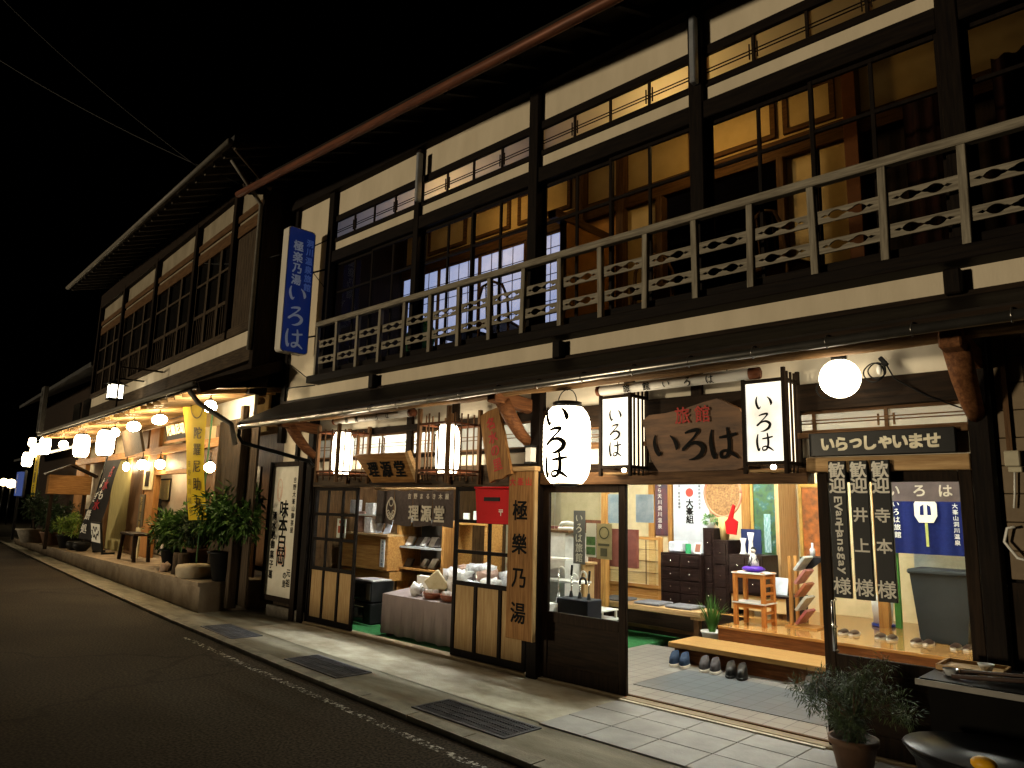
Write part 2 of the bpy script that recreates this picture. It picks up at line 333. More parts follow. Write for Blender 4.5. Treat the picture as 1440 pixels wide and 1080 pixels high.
# drain gratings let into the gutter strip
GR = mat("galvanised_grating", (.12, .12, .135), .55, .4, (.07, .072, .08), 8.)
for gx, gy, ang, lab in ((-.47, -1.30, -1.5, 'steel drain grating in the gutter beside the grey paving tiles'), (-2.70, -1.17, -3.5, 'steel drain grating in the gutter before the souvenir shop doorway'), (-5.1, -1.0, -5.5, 'steel drain grating in the gutter beside the terrace corner')):
    tq = thing("drain_grating", lab, "drain grating", (gx, gy, -.03), "drain gratings in the gutter")
    F = Matrix.Translation((gx, gy, 0)) @ Matrix.Rotation(R(ang), 4, 'Z')
    q = MB()
    for k in range(36): q.box(-.5 + k * .028, -.493 + k * .028, -.17, .17, -.012, -.005)
    for k in range(5): q.box(-.5, .5, -.17 + k * .082, -.163 + k * .082, -.0118, -.004)
    q.build("bars", GR, tq)
    q = MB(); q.box(-.52, .52, -.19, -.17, -.03, -.003); q.box(-.52, .52, .17, .19, -.03, -.003); q.box(-.52, -.5, -.17, .17, -.03, -.003); q.box(.5, .52, -.17, .17, -.03, -.003); q.build("frame", GR, tq)
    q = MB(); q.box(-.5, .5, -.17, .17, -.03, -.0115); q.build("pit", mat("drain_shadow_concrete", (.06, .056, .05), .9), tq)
    F = Matrix.Identity(4)

# ================================================================== THE INN
INN = thing("wooden_inn", "long two storey dark timbered inn with white plaster bands and balcony", "inn")
P1 = -5.02; P2 = -3.07; P3 = -1.115; P4 = .79; P5 = 2.71; P6 = 4.65
def part(name, mb, m, p=None): return mb.build(name, m, p or INN)
# --- upper storey posts and beams
for x, z0 in ((P1, 3.25), (P3, 3.25), (P4, 3.25), (P5, 3.25), (P6, 3.25)):
    part("pillar", MB().box(x - .065, x + .065, -.07, .06, z0, 6.3, .006), W('black'))
part("pillar", MB().box(P2 - .05, P2 + .05, -.06, .05, 3.4, 6.3, .006), W('black'))
for x in (P2 + .09, P4 - .0 + .02):
    part("light_fitting", MB().box(x - .028, x + .028, -.15, -.075, 5.22, 5.86, .01), mat("aluminium_tube", (.28, .29, .31), .4, .3))
spans = [(P1, P2), (P2, P3), (P3, P4), (P4, P5), (P5, P6)]
for i, (a, b) in enumerate(spans):
    a2, b2 = a + (.065 if a != P2 else .05), b - (.065 if b != P2 else .05)
    part("plaster_panel", MB().box(a2, b2, .0, .04, 5.595, 6.25), PLASTER)
    part("plaster_panel", MB().box(a2, b2, -.012, .04, 5.065, 5.20), PLASTER)
    part("rail_beam", MB().box(a2, b2, -.03, .045, 5.505, 5.595, .004), W('black', 'x'))
    part("rail_beam", MB().box(a2, b2, -.03, .045, 5.20, 5.262, .004), W('black', 'x'))
    part("lintel_beam", MB().box(a2, b2, -.055, .06, 4.90, 5.065, .006), W('black', 'x'))
    # transom lights: slim frames, paired glazing bars, frosted panes
    n = 4; wd = (b2 - a2) / n; t = MB()
    for k in range(n + 1): t.box(a2 + k * wd - .012, a2 + k * wd + .012, -.01, .02, 5.262, 5.505)
    for k in range(n):
        for z in (5.345, 5.375): t.box(a2 + k * wd + .012, a2 + (k + 1) * wd - .012, -.006, .004, z, z + .007)
    for k in (1, 3):
        for s in (-.035, .035): t.box(a2 + k * wd + s - .005, a2 + k * wd + s + .005, -.008, .002, 5.30, 5.44)
    f = part("transom_window", t, W('dark', 'x'))
    part("pane", MB().box(a2, b2, .008, .012, 5.262, 5.505), FROST, f)
def sash(x0, x1, z0, z1, y, cols=1, zs=(), fw_=.035, name="window", glass=OLDGLASS, wd='black', parent=None, mw=.014):
    t = MB(); t.box(x0, x0 + fw_, y, y + .03, z0, z1, .003); t.box(x1 - fw_, x1, y, y + .03, z0, z1, .003)
    t.box(x0 + fw_, x1 - fw_, y, y + .03, z1 - fw_, z1, .003); t.box(x0 + fw_, x1 - fw_, y, y + .03, z0, z0 + fw_, .003)
    for k in range(1, cols + 1):
        xx = x0 + (x1 - x0) * k / (cols + 1); t.box(xx - mw, xx + mw, y + .004, y + .026, z0 + fw_, z1 - fw_)
    for z in zs: t.box(x0 + fw_, x1 - fw_, y + .002, y + .028, z - mw, z + mw)
    f = t.build(name, W(wd, 'z'), parent or INN)
    MB().box(x0 + fw_ * .5, x1 - fw_ * .5, y + .013, y + .017, z0 + .01, z1 - .01).build("pane", glass, f); return f
# balcony windows, sliding sashes on two tracks
for a, b, n in ((P1 + .065, P2 - .05, 2), (P2 + .05, P3 - .065, 2), (P3 + .065, P4 - .065, 2), (P4 + .065, P5 - .065, 2), (P5 + .065, P6 - .065, 2)):
    wd = (b - a) / n
    for k in range(n):
        sash(a + k * wd - (.02 if k else 0), a + (k + 1) * wd, 3.36, 4.90, .0 if k % 2 else .035, 1, (4.47, 4.06), .034)
part("window_sill", MB().box(P1 - .06, P6 + .06, -.10, .07, 3.26, 3.36, .006), W('black', 'x'))
part("floor_beam", MB().box(P1 - .10, 5.0, -.22, .02, 3.165, 3.262, .006), W('black', 'x'))
# --- outer plaster
part("plaster_wall", MB().box(-5.98, P1 - .065, .0, .10, 3.02, 6.3), PLASTER)
part("plaster_wall", MB().box(-6.0, 5.0, -.02, .10, 2.72, 3.165), PLASTER)
part("corner_post", MB().box(-6.10, -5.98, -.05, .08, 2.4, 6.3, .005), W('black'))
part("side_wall", MB().box(-6.08, -6.0, .10, 6.0, 0, 6.6), W('weather'))
part("conduit", MB().tube([(-5.2, -.03, 3.17), (-5.95, -.03, 3.20), (-5.97, -.03, 3.0)], .008, 6), BLACKM)
# --- balcony railing
RAIL = thing("balcony_railing", "long weathered grey balcony railing with pierced boards above the shopfronts", "railing", (-1, -.15, 3.26))
MB().box(-5.02, 4.7, -.195, -.115, 3.945, 4.012, .008).build("handrail", W('grey', 'x'), RAIL)
bx = [-4.52 + .4845 * k for k in range(19)]
for x in bx:
    j_ = random.uniform(-.006, .006); MB().bar((x + j_, -.153 + random.uniform(-.003, .003), 3.245), (x - j_, -.153, 3.955), .052, .050, up=(0, 1, 0), b=.004).build("baluster", W('grey'), RAIL)
MB().box(-5.02, -4.975, -.178, -.128, 3.245, 3.955, .004).build("baluster", W('grey'), RAIL)
def pierced(x0, x1, z, y=-.153):
    """board with two lens openings and a small bow between them: top and bottom strips follow the openings"""
    t = MB(); h = .049; c = (x0 + x1) / 2; hw = (x1 - x0) / 2; n = 26
    def op(s):
        s = abs(s)
        if s < .035: return .004
        if s < .10: return .018 * (s - .035) / .065
        if s < .62: return .033 * math.sin(math.pi * (s - .10) / .52) ** .7
        if s < .80: return .012 * math.sin(math.pi * (s - .62) / .18)
        return 0
    for sg in (-1, 1):
        vs = []
        for k in range(n + 1):
            s = -1 + 2 * k / n; x = c + s * hw
            for yy in (y, y + .016): vs += [(x, yy, z + sg * h), (x, yy, z + sg * (op(s) + .0003))]
        fs = []
        for k in range(n):
            a = k * 4; b = a + 4; fs += [(a, a + 1, b + 1, b), (a + 2, a + 3, b + 3, b + 2), (a, b, b + 2, a + 2), (a + 1, b + 1, b + 3, a + 3)]
        t._add(vs, fs)
    return t
xs = [-4.975] + bx
for a, b in zip(xs, xs[1:]):
    for z in (3.475, 3.70): pierced(a + .024, b - .024, z + random.uniform(-.006, .006), -.153 + random.uniform(-.004, .004)).build("pierced_board", W('grey', 'x'), RAIL)
# --- corridor behind the balcony windows
part("corridor_floor", MB().box(P1, P6, .07, 4.5, 3.2, 3.3), W('brown', 'x'))
part("corridor_ceiling", MB().box(P1 - .9, P6, .05, 4.5, 6.12, 6.2), W('brown', 'x'))
iw = MB()
part("inner_wall", MB().box(P1, -5.0, .07, 1.25, 3.3, 6.1), W('dark'))
part("inner_wall", MB().box(-5.0, 4.6, 1.30, 1.36, 5.22, 6.1), CREAM)
part("inner_lintel", MB().box(-5.0, 4.6, 1.22, 1.30, 4.98, 5.16, .004), W('brown', 'x'))
part("inner_wall", MB().box(-5.0, 4.6, 1.30, 1.36, 5.0, 5.22), W('brown', 'x'))
SHOJI = mat("lit_shoji_paper", (.7, .72, .74), .9, emit=(.42, .54, 1.0), es=.82)
def shoji(x0, x1, z0, z1, y, rows, cols, paper, kick=.0, name="shoji_screen", wd='brown'):
    t = MB(); f = .03; t.box(x0, x0 + f, y, y + .03, z0, z1); t.box(x1 - f, x1, y, y + .03, z0, z1); t.box(x0 + f, x1 - f, y, y + .03, z1 - f, z1); t.box(x0 + f, x1 - f, y, y + .03, z0, z0 + f)
    if kick: t.box(x0 + f, x1 - f, y + .005, y + .025, z0 + kick, z0 + kick + f)
    zb = z0 + kick + f
    for k in range(1, rows): z = zb + (z1 - f - zb) * k / rows; t.box(x0 + f, x1 - f, y + .004, y + .012, z - .004, z + .004)
    for k in range(1, cols): x = x0 + f + (x1 - x0 - 2 * f) * k / cols; t.box(x - .004, x + .004, y + .004, y + .012, zb, z1 - f)
    o = part(name, t, W(wd)); part("paper", MB().box(x0 + f, x1 - f, y + .013, y + .016, zb, z1 - f), paper, o)
    if kick: part("kick_board", MB().box(x0 + f, x1 - f, y + .01, y + .02, z0 + f, z0 + kick), W('honey', 'x'), o)
for k in range(4):
    a = -5.0 + k * .86; shoji(a, a + .86, 3.3, 4.98, 1.24 + .0 * (k % 2), 7, 4, SHOJI if k != 0 else SHOJI, .0 if k < 3 else .42)
part("inner_post", MB().box(-1.56, -1.44, 1.18, 1.32, 3.3, 6.1, .004), W('brown'))
for x0, x1 in ((-4.45, -3.62), (-3.5, -2.75), (-2.6, -1.7), (.05, .92), (1.0, 1.5)):
    o = part("inner_transom_frame", MB().box(x0, x1, 1.262, 1.30, 5.24, 5.29).box(x0, x1, 1.262, 1.30, 5.62, 5.67).box(x0, x0 + .05, 1.262, 1.30, 5.29, 5.62).box(x1 - .05, x1, 1.262, 1.30, 5.29, 5.62), W('brown', 'x'))
    part("transom_paper", MB().box(x0 + .05, x1 - .05, 1.28, 1.29, 5.29, 5.62), CREAM, o)
# room 2: amber partition, cream panels, a dark doorway
part("inner_wall", MB().box(-1.44, -.95, 1.28, 1.36, 3.3, 4.98), mat("amber_wall", (.42, .20, .05), .8))
part("partition", MB().box(-1.04, -.95, .30, 1.28, 3.3, 4.55), mat("amber_wall", (.42, .20, .05), .8))
part("partition_beam", MB().box(-1.05, -.94, .12, 1.28, 4.55, 4.64), W('brown', 'y'))
part("inner_post", MB().box(-.95, -.85, 1.18, 1.30, 3.3, 6.1, .004), W('brown'))
part("inner_wall", MB().box(-.85, -.42, 1.28, 1.36, 3.3, 4.98), CREAM)
part("inner_post", MB().box(-.42, -.34, 1.18, 1.30, 3.3, 4.98, .004), W('brown'))
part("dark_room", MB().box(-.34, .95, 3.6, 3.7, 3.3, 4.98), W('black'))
part("inner_post", MB().box(.0, .10, 1.19, 1.30, 5.16, 6.1, .004), W('brown'))
part("inner_post", MB().box(.95, 1.02, 1.18, 1.30, 3.3, 4.98, .004), W('brown'))
part("inner_wall", MB().box(1.02, 1.28, 1.28, 1.36, 3.3, 4.98), CREAM)
part("inner_wall", MB().box(1.34, 1.60, 1.27, 1.36, 3.3, 4.98), CREAM)
part("inner_post", MB().box(1.60, 1.72, 1.16, 1.30, 3.3, 6.1, .004), mat("red_brown_post", (.17, .065, .025), .4))
part("inner_wall", MB().box(1.72, 4.6, 1.30, 1.36, 3.3, 4.98), W('dark'))
CUR = mat("maroon_curtain", (.034, .011, .008), .9, 0, (.014, .006, .005), 7.)
for x0, x1, z1 in ((2.25, 2.62, 4.75), (2.85, 4.5, 4.88)):
    t = MB(); n = int((x1 - x0) / .022); vs = []
    for k in range(n + 1):
        x = x0 + (x1 - x0) * k / n; y = .55 + .03 * math.sin(k * 1.15) + .012 * math.sin(k * .37); vs += [(x, y, 3.32), (x, y, z1)]
    t._add(vs, [(2 * k, 2 * k + 2, 2 * k + 3, 2 * k + 1) for k in range(n)], True); part("curtain", t, CUR)
# warm ceiling lamps in the corridor
for x, lab, sc in ((-2.62, "small warm ceiling lamp in the balcony corridor by the shoji screens", 26.), (.42, "small warm ceiling lamp in the balcony corridor by the dark doorway", 32.)):
    l = thing("corridor_lamp", lab, "lamp", (x, .55, 5.30), "lamps in the upstairs corridor")
    MB().lathe([(.02, .80), (.02, .12), (.06, .10), (.09, .06)], (x, .55, 5.30), 12).build("shade", BLACKM, l)
    MB().ball((x, .55, 5.29), .062, 12).build("bulb", emis("warm_bulb_%d" % sc, (1.0, .64, .22), sc * 3.2), l)
# --- upper roof: eave boards, rafters, rusty gutter
EZ0, EZ1 = 5.80, 5.60
def gz(x): return 5.863 - x * .0394
t = MB()
vs = [(-6.5, -.72, gz(-6.5) + .06), (6, -.72, gz(6) + .06), (6, 3.4, 7.5), (-6.5, 3.4, 7.7)]
t._add(vs + [(x, y, z + .10) for x, y, z in vs], [(0, 1, 2, 3), (4, 5, 6, 7), (0, 1, 5, 4), (1, 2, 6, 5), (2, 3, 7, 6), (3, 0, 4, 7)])
roof = part("roof", t, ROOFM)
t = MB()
for k in range(28):
    x = -6.35 + k * .45; t.bar((x, -.69, gz(x) + .03), (x, .5, gz(x) + .03 + 1.19 * .37), .05, .06)
part("rafter", t, W('black', 'y'), roof)
part("eave_beam", MB().box(-6.1, 5, -.11, .05, 5.955, 6.16, .006), W('black', 'x'))
part("fascia_board", MB().bar((-6.5, -.715, gz(-6.5) + .06), (6, -.715, gz(6) + .06), .03, .10), W('dark', 'x'), roof)
t = MB(); t.tube([(-6.5, -.785, gz(-6.5)), (6, -.785, gz(6))], .050, 10)
for k in range(14): x = -6.2 + k * .9; t.tube([(x, -.785, gz(x) - .053), (x, -.74, gz(x) - .01), (x, -.71, gz(x) + .05)], .01, 5)
part("gutter", t, COPPER, roof)
part("gable_board", MB().bar((-6.49, -.70, gz(-6.5) + .12), (-6.49, 3.4, 7.77), .05, .16), W('dark', 'y'), roof)
# --- lower pent roof
def pz(x): return 2.585 + (x + 5.8) * .009
t = MB(); vs = [(-5.86, -.78, pz(-5.86)), (6, -.78, pz(6)), (6, .0, 2.962), (-6.06, .0, 2.962)]
t._add(vs + [(x, y, z + .035) for x, y, z in vs], [(0, 1, 2, 3), (4, 5, 6, 7), (0, 1, 5, 4), (1, 2, 6, 5), (2, 3, 7, 6), (3, 0, 4, 7)])
pent = part("pent_roof", t, ROOFM)
part("ridge_trim", MB().box(-6.0, 5.0, -.06, -.022, 2.95, 3.004, .004), W('dark', 'x'), pent)
part("fascia_board", MB().bar((-5.86, -.785, pz(-5.86) - .01), (6, -.785, pz(6) - .01), .022, .05), W('dark', 'x'), pent)
for x in (-3.75 + .0, -.72, 2.63): part("vent_box", MB().box(x - .05, x + .05, -.12, -.021, 2.98, 3.15, .01), W('black'), pent)
t = MB()
for k in range(30): x = -5.7 + k * .37; t.bar((x, -.76, pz(x) - .03), (x, -.02, 2.93), .035, .045)
part("rafter", t, W('brown', 'y'), pent)
GUT = mat("steel_gutter", (.30, .28, .25), .28, .9)
t = MB(); t.tube([(-5.7, -.82, pz(-5.7) - .05), (6, -.82, pz(6) - .05)], .032, 10)
for k in range(24): x = -5.6 + k * .48; t.tube([(x, -.82, pz(x) - .088), (x, -.855, pz(x) - .05), (x, -.82, pz(x) - .008), (x, -.79, pz(x) + .0)], .006, 5)
part("gutter", t, GUT, pent)
part("downpipe", MB().tube([(-5.74, -.80, 2.60), (-5.76, -.80, 2.42), (-5.70, -.76, 2.33), (-5.03, -.13, 2.10), (-4.98, -.09, 2.03)], .028, 8), BLACKM, pent)
# log purlin on curved arms
LOGM = W('log', 'x')
part("log_purlin", MB().tube([(x, -.45 + .012 * math.sin(x * 3), 2.655 + .008 * x * .3 + .006 * math.sin(x * 5)) for x in [-5.6 + k * .4 for k in range(28)]], .068, 14), LOGM)
for x in (P1 - .05, P3, P5 - .02):
    t = MB(); t.tube([(x, -.03, 2.18), (x, -.16, 2.26), (x, -.30, 2.40), (x, -.43, 2.56)], [.05, .06, .07, .075], 10); t.bar((x, 0, 2.54), (x, -.58, 2.60), .12, .13, b=.01)
    part("bracket_arm", t, wood("wood_carved", (.20, .085, .035), (.08, .032, .015), 'y'))
# --- ground floor posts, beams, plaster
for x, w_ in ((-5.13, .09), (P3 + .10, .085), (2.70, .075)):
    part("pillar", MB().box(x - w_ * .75, x + w_ * .75, -.07, .08, 0, 2.72, .006), W('black'))
part("plaster_panel", MB().box(-5.06, P3 + .03, .01, .06, 2.49, 2.72), PLASTER_W)
part("plaster_panel", MB().box(P3 + .17, 2.64, .01, .06, 2.50, 2.72), PLASTER_W)
part("transom_beam", MB().box(-5.06, P3 + .03, -.03, .07, 2.41, 2.49, .004), W('dark', 'x'))
part("transom_beam", MB().box(P3 + .17, 2.64, -.035, .07, 2.30, 2.50, .004), W('dark', 'x'))
part("plaster_panel", MB().box(-5.06, P3 + .03, .005, .06, 1.985, 2.10), PLASTER_W)
part("rail_beam", MB().box(-5.06, P3 + .03, -.02, .065, 2.10, 2.135, .004), W('dark', 'x'))
part("head_board", MB().box(-5.06, P3 + .03, -.035, .07, 1.765, 1.985, .004), W('weather', 'x'))
part("plaster_panel", MB().box(P3 + .17, 2.64, .005, .06, 1.96, 2.10), PLASTER_W)
part("rail_beam", MB().box(P3 + .17, 2.64, -.05, .07, 2.10, 2.14, .004), W('brown', 'x'))
part("door_lintel", MB().box(P3 + .17, 1.62, -.06, .07, 1.775, 1.885, .005), W('brown', 'x'))
part("door_lintel", MB().box(1.62, 2.64, -.075, .07, 1.855, 1.955, .005), W('light', 'x'))
part("rail_beam", MB().box(P3 + .17, 1.62, -.03, .07, 1.885, 1.96, .004), W('dark', 'x'))
for x in (-3.05, -2.25, .05, .72): part("transom_post", MB().box(x - .05, x + .05, -.025, .065, 2.135, 2.72, .004), W('dark'))
def ranma(x0, x1, z0, z1, n, glass, wd):
    t = MB(); t.box(x0, x1, 0, .03, z1 - .02, z1); t.box(x0, x1, 0, .03, z0, z0 + .02)
    for k in range(n + 1): x = x0 + (x1 - x0) * k / n; t.box(max(x0, x - .012), min(x1, x + .012), .0, .03, z0 + .02, z1 - .02)
    for dz in (.42, .56): z = z0 + (z1 - z0) * dz; t.box(x0, x1, -.004, .008, z - .004, z + .004)
    c = (x0 + x1) / 2
    for dx in (-.05, .05): t.box(c + dx - .006, c + dx + .006, -.006, .006, z0 + .03, z1 - .05)
    f = part("transom_window", t, W(wd, 'x')); part("pane", MB().box(x0, x1, .012, .016, z0 + .01, z1 - .01), glass, f)
for a, b in ((-5.06, -4.1), (-4.1, -3.10), (-3.0, -2.30), (-2.2, P3 + .03)): ranma(a, b, 2.135, 2.41, 2, DUSK, 'brown')
for a, b in ((P3 + .17, .0), (.10, .67), (.77, 1.66), (1.66, 2.64)): ranma(a, b, 2.14, 2.30, 2, DUSK, 'brown')
# left shopfront sashes with pale board aprons
def shop_sash(x0, x1, y, zsill, cols, zs, npan):
    f = sash(x0, x1, zsill, 1.76, y, cols, zs, .045, "shop_window", GLASS, 'black', mw=.018)
    t = MB(); t.box(x0, x1, y, y + .035, .03, .10, .004); t.box(x0, x0 + .045, y, y + .035, .10, zsill); t.box(x1 - .045, x1, y, y + .035, .10, zsill)
    for k in range(1, npan): xx = x0 + (x1 - x0) * k / npan; t.box(xx - .022, xx + .022, y, y + .035, .10, zsill)
    t.build("apron_frame", W('black'), f)
    for k in range(npan):
        a = x0 + (x1 - x0) * k / npan + .02; b = x0 + (x1 - x0) * (k + 1) / npan - .02; MB().box(a, b, y + .012, y + .024, .09, zsill + .01).build("apron_panel", W('panel'), f)
    return f
shop_sash(-5.04, -4.02, -.015, .69, 2, (1.41, 1.09), 3)
shop_sash(-2.20, -1.14, -.015, .74, 1, (1.40, 1.085), 3)
part("door_jamb", MB().box(-5.06, -5.03, -.03, .06, 0, 1.77), W('black'))
part("threshold", MB().box(-5.05, P3 + .02, -.06, .08, -.02, .025, .004), mat("worn_sill_wood", (.33, .26, .16), .7, 0, (.2, .15, .09), 5., (1, 9, 9)))
part("threshold", MB().box(P3 + .17, 2.64, -.05, .08, -.02, .018, .004), mat("worn_sill_wood", (.33, .26, .16), .7))
part("threshold_strip", MB().box(-.02, 1.66, -.085, -.05, -.02, .012), mat("pale_stone_strip", (.55, .50, .38), .7))
# entrance doors
def door(x0, x1, y, z_mid, zt=1.775, name="sliding_door"):
    t = MB(); fw_ = .075; t.box(x0, x0 + fw_, y, y + .04, .02, zt, .004); t.box(x1 - fw_, x1, y, y + .04, .02, zt, .004)
    t.box(x0 + fw_, x1 - fw_, y, y + .04, zt - .07, zt, .004); t.box(x0 + fw_, x1 - fw_, y, y + .04, z_mid - .09, z_mid, .004); t.box(x0 + fw_, x1 - fw_, y, y + .04, .02, .15, .004)
    f = part(name, t, W('dark'))
    part("pane", MB().box(x0 + fw_ - .01, x1 - fw_ + .01, y + .018, y + .023, z_mid - .01, zt - .065), GLASS, f)
    part("kick_panel", MB().box(x0 + fw_ - .005, x1 - fw_ + .005, y + .012, y + .028, .14, z_mid - .085), W('dark', 'x'), f)
    return f
door(-.955, -.0, .0, .61)
d2 = door(1.665, 2.63, -.01, .62, 1.853)
part("handle", MB().tube([(1.755, -.012, .98), (1.755, -.07, .97), (1.755, -.07, .65), (1.755, -.012, .64)], .011, 8).tube([(1.755, -.07, .80), (1.755, -.012, .80)], .008, 6), CHROME, d2)
part("door_track", MB().box(-.955, 2.63, .045, .075, 0, .028), W('brown', 'x'))
# left wall beside the shop and boarded wall to the right
part("wall_panel", MB().box(-6.0, -5.20, .02, .10, 2.05, 2.74), PLASTER)
part("wall_panel", MB().box(-6.0, -5.20, .03, .10, 0, 2.05), W('weather'))
part("wall_post", MB().box(-5.62, -5.55, -.02, .05, 2.06, 2.72, .004), W('black'))
part("foundation", MB().box(-6.05, -5.06, -.05, .10, -.05, .14, .01), STONE)
t = MB()
for k in range(18): x = 2.78 + k * .13; t.box(x, x + .124, .0, .03, .0, 1.18)
part("board_wall", t, W('dark'))
TW = mat("brown_wall_tile", (.20, .145, .085), .45, 0, (.15, .105, .06), 6.)
t = MB()
for k in range(12):
    for j in range(9): x = 2.79 + k * .16; z = 1.20 + j * .17; t.box(x, x + .155, .0 + random.uniform(0, .002), .03, z, z + .165, .003)
part("tiled_wall", t, TW)
part("wall_backing", MB().box(2.76, 5, .03, .1, 0, 2.74), W('black'))
part("roof_brace", MB().box(2.83, 2.86, -.03, 0, 1.9, 2.66), W('brown'))

# ================================================================== SIGNS AND LANTERNS ON THE INN
def lantern(c, r, h, lab, m, grp=None, text=None, phi=None, name="paper_lantern", cap=True, tm=None, cell=None):
    """ribbed paper lantern hanging from its cap; c is the middle of the body"""
    l = thing(name, lab, "lantern", (c[0], c[1], c[2] - h / 2), grp); pr = []; n = 16
    for i in range(n * 2 + 1):
        t = i / (n * 2); q = abs(2 * t - 1); rr = r * (1 - .34 * q ** 5) * (1 - (.012 if i % 2 else 0)); pr.append((rr, -h / 2 + h * t))
    MB().lathe(pr, c, 28).build("shade", m, l)
    if cap:
        MB().lathe([(r * .62, 0), (r * .62, .05), (r * .56, .055)], (c[0], c[1], c[2] + h / 2 - .005), 24).build("cap", BLACKM, l)
        MB().lathe([(r * .55, -.03), (r * .55, 0)], (c[0], c[1], c[2] - h / 2 + .004), 24).build("base_ring", BLACKM, l)
        q = MB(); k = 10; q.tube([(c[0] + r * .5 * math.cos(math.pi * i / k), c[1], c[2] + h / 2 + .05 + r * .55 * math.sin(math.pi * i / k)) for i in range(k + 1)], .005, 6)
        q.tube([(c[0], c[1], c[2] + h / 2 + .05 + r * .5), (c[0], c[1], c[2] + h / 2 + .05 + r * .75)], .006, 6); q.build("hanger", BLACKM, l)
    if text:
        wp = lambda A, B, d: Vector((c[0] + (r * 1.003 + d) * math.sin(phi + A / r), c[1] - (r * 1.003 + d) * math.cos(phi + A / r), B))
        letters(text, (0, 0, 0), X_, Z_, cell, tm or INK, l, True, cell * .82, 0.06, .004, 1., warp=lambda A, B, d: wp(A, B + c[2] + cell * .92, d))
    return l
LP = paper_lamp("lantern_paper", LANT, 10, .8)
lantern((-.32, -.42, 2.10), .208, .66, "large round white paper lantern lettered in black hanging before the entrance door", LP, text="いろは", phi=R(13), cell=.25)
for x, lab in ((-3.98, "glowing cylinder lantern inside the wooden lattice cage at the left end of the shop"), (-2.02, "glowing cylinder lantern inside the lattice cage left of the tilted red lettered plank")):
    lantern((x - .01, -.30, 2.165 if x < -3 else 2.13), .125, .52, lab, paper_lamp("caged_lantern_paper", LANT, 10, .8), "caged lanterns over the souvenir shop", cap=False, name="caged_lantern")
def cage(x0, x1, y0, y1, z0, z1, lab, nfront=2, nside=4):
    l = thing("lantern_cage", lab, "lantern cage", ((x0 + x1) / 2, (y0 + y1) / 2, z0), "lattice cages round the shop lanterns"); WC = W('brown')
    for x in (x0, x1):
        for y in (y0, y1): MB().box(x - .02, x + .02, y - .02, y + .02, z0, z1, .003).build("post", WC, l)
    for z in (z0 + .12, z0 + .60):
        q = MB()
        for y in (y0, y1): q.box(x0 + .016, x1 - .016, y - .01, y + .01, z, z + .022)
        for x in (x0, x1): q.box(x - .01, x + .01, y0 + .016, y1 - .016, z + .001, z + .021)
        q.build("rail", W('red', 'x'), l)
    q = MB()
    for k in range(1, nfront + 1): x = x0 + (x1 - x0) * k / (nfront + 1); q.box(x - .007, x + .007, y0 - .006, y0 + .006, z0 + .03, z1 - .06)
    for k in range(1, nside + 1):
        y = y0 + (y1 - y0) * k / (nside + 1)
        q.box(x1 - .006, x1 + .006, y - .006, y + .006, z0 + .03, z1 - .06); q.box(x0 - .006, x0 + .006, y - .006, y + .006, z0 + .03, z1 - .06)
    q.build("lattice", WC, l); q = MB(); q.box(x0, x1, y0, y1, z0 + .085, z0 + .10); q.build("shelf", W('red', 'x'), l)
cage(-4.22, -3.78, -.50, -.06, 1.80, 2.50, "reddish wooden lattice cage round the lantern at the left end of the shop")
cage(-2.26, -1.80, -.50, -.06, 1.78, 2.56, "reddish wooden lattice cage round the lantern beside the tilted plank")
# square paper lamps either side of the big slab
for x0, x1, lab, es in ((-.055, .225, "square white lettered lamp with lattice sides between round lantern and wooden slab", 1.5), (1.265, 1.548, "square white lettered lamp with lattice sides between wooden slab and round globe lamp", 1.25)):
    l = thing("square_lamp", lab, "lamp", ((x0 + x1) / 2, -.14, 1.86), "square lettered lamps flanking the slab"); z0, z1 = 1.925, 2.50
    q = MB()
    for x in (x0 - .012, x1 + .012):
        for y in (-.268, -.02): q.box(x - .014, x + .014, y - .014, y + .014, z0 - .09, z1 + .10 if x > x0 else z1 + .06, .002)
    for z in (z0 - .025, z1): 
        q.box(x0 + .002, x1 - .002, -.28, -.255, z, z + .025)
        for x in (x0 - .012, x1 + .012): q.box(x - .012, x + .012, -.254, -.034, z, z + .025)
    q.build("frame", W('dark'), l)
    pp = MB().box(x0 + .001, x1 - .001, -.262, -.258, z0, z1).build("paper_front", paper_lamp("square_lamp_paper%d" % (es * 100), (1, .92, .76), es, .42, 3.2), l)
    MB().box(x1 - .004, x1 - .001, -.255, -.036, z0, z1).box(x0 + .001, x0 + .004, -.255, -.036, z0, z1).build("paper_side", paper_lamp("square_lamp_side", LANT, 2.2, .8), l)
    q = MB()
    for k in range(3): y = -.205 + k * .062; q.box(x1 + .004, x1 + .018, y - .007, y + .007, z0 - .08, z1 + .08)
    q.build("lattice", W('dark'), l)
    MB().box(x0, x1, -.26, -.03, z0 - .075, z0 - .06).build("tray", W('light', 'x'), l)
    letters("いろは", ((x0 + x1) / 2, -.262, z1 - .15), X_, Z_, .15, INK, l, True, .143, .004, .003)
    MB().ball(((x0 + x1) / 2, -.14, z0 - .035), .022, 10).build("bulb", emis("small_bulb", LANT, 14), l)
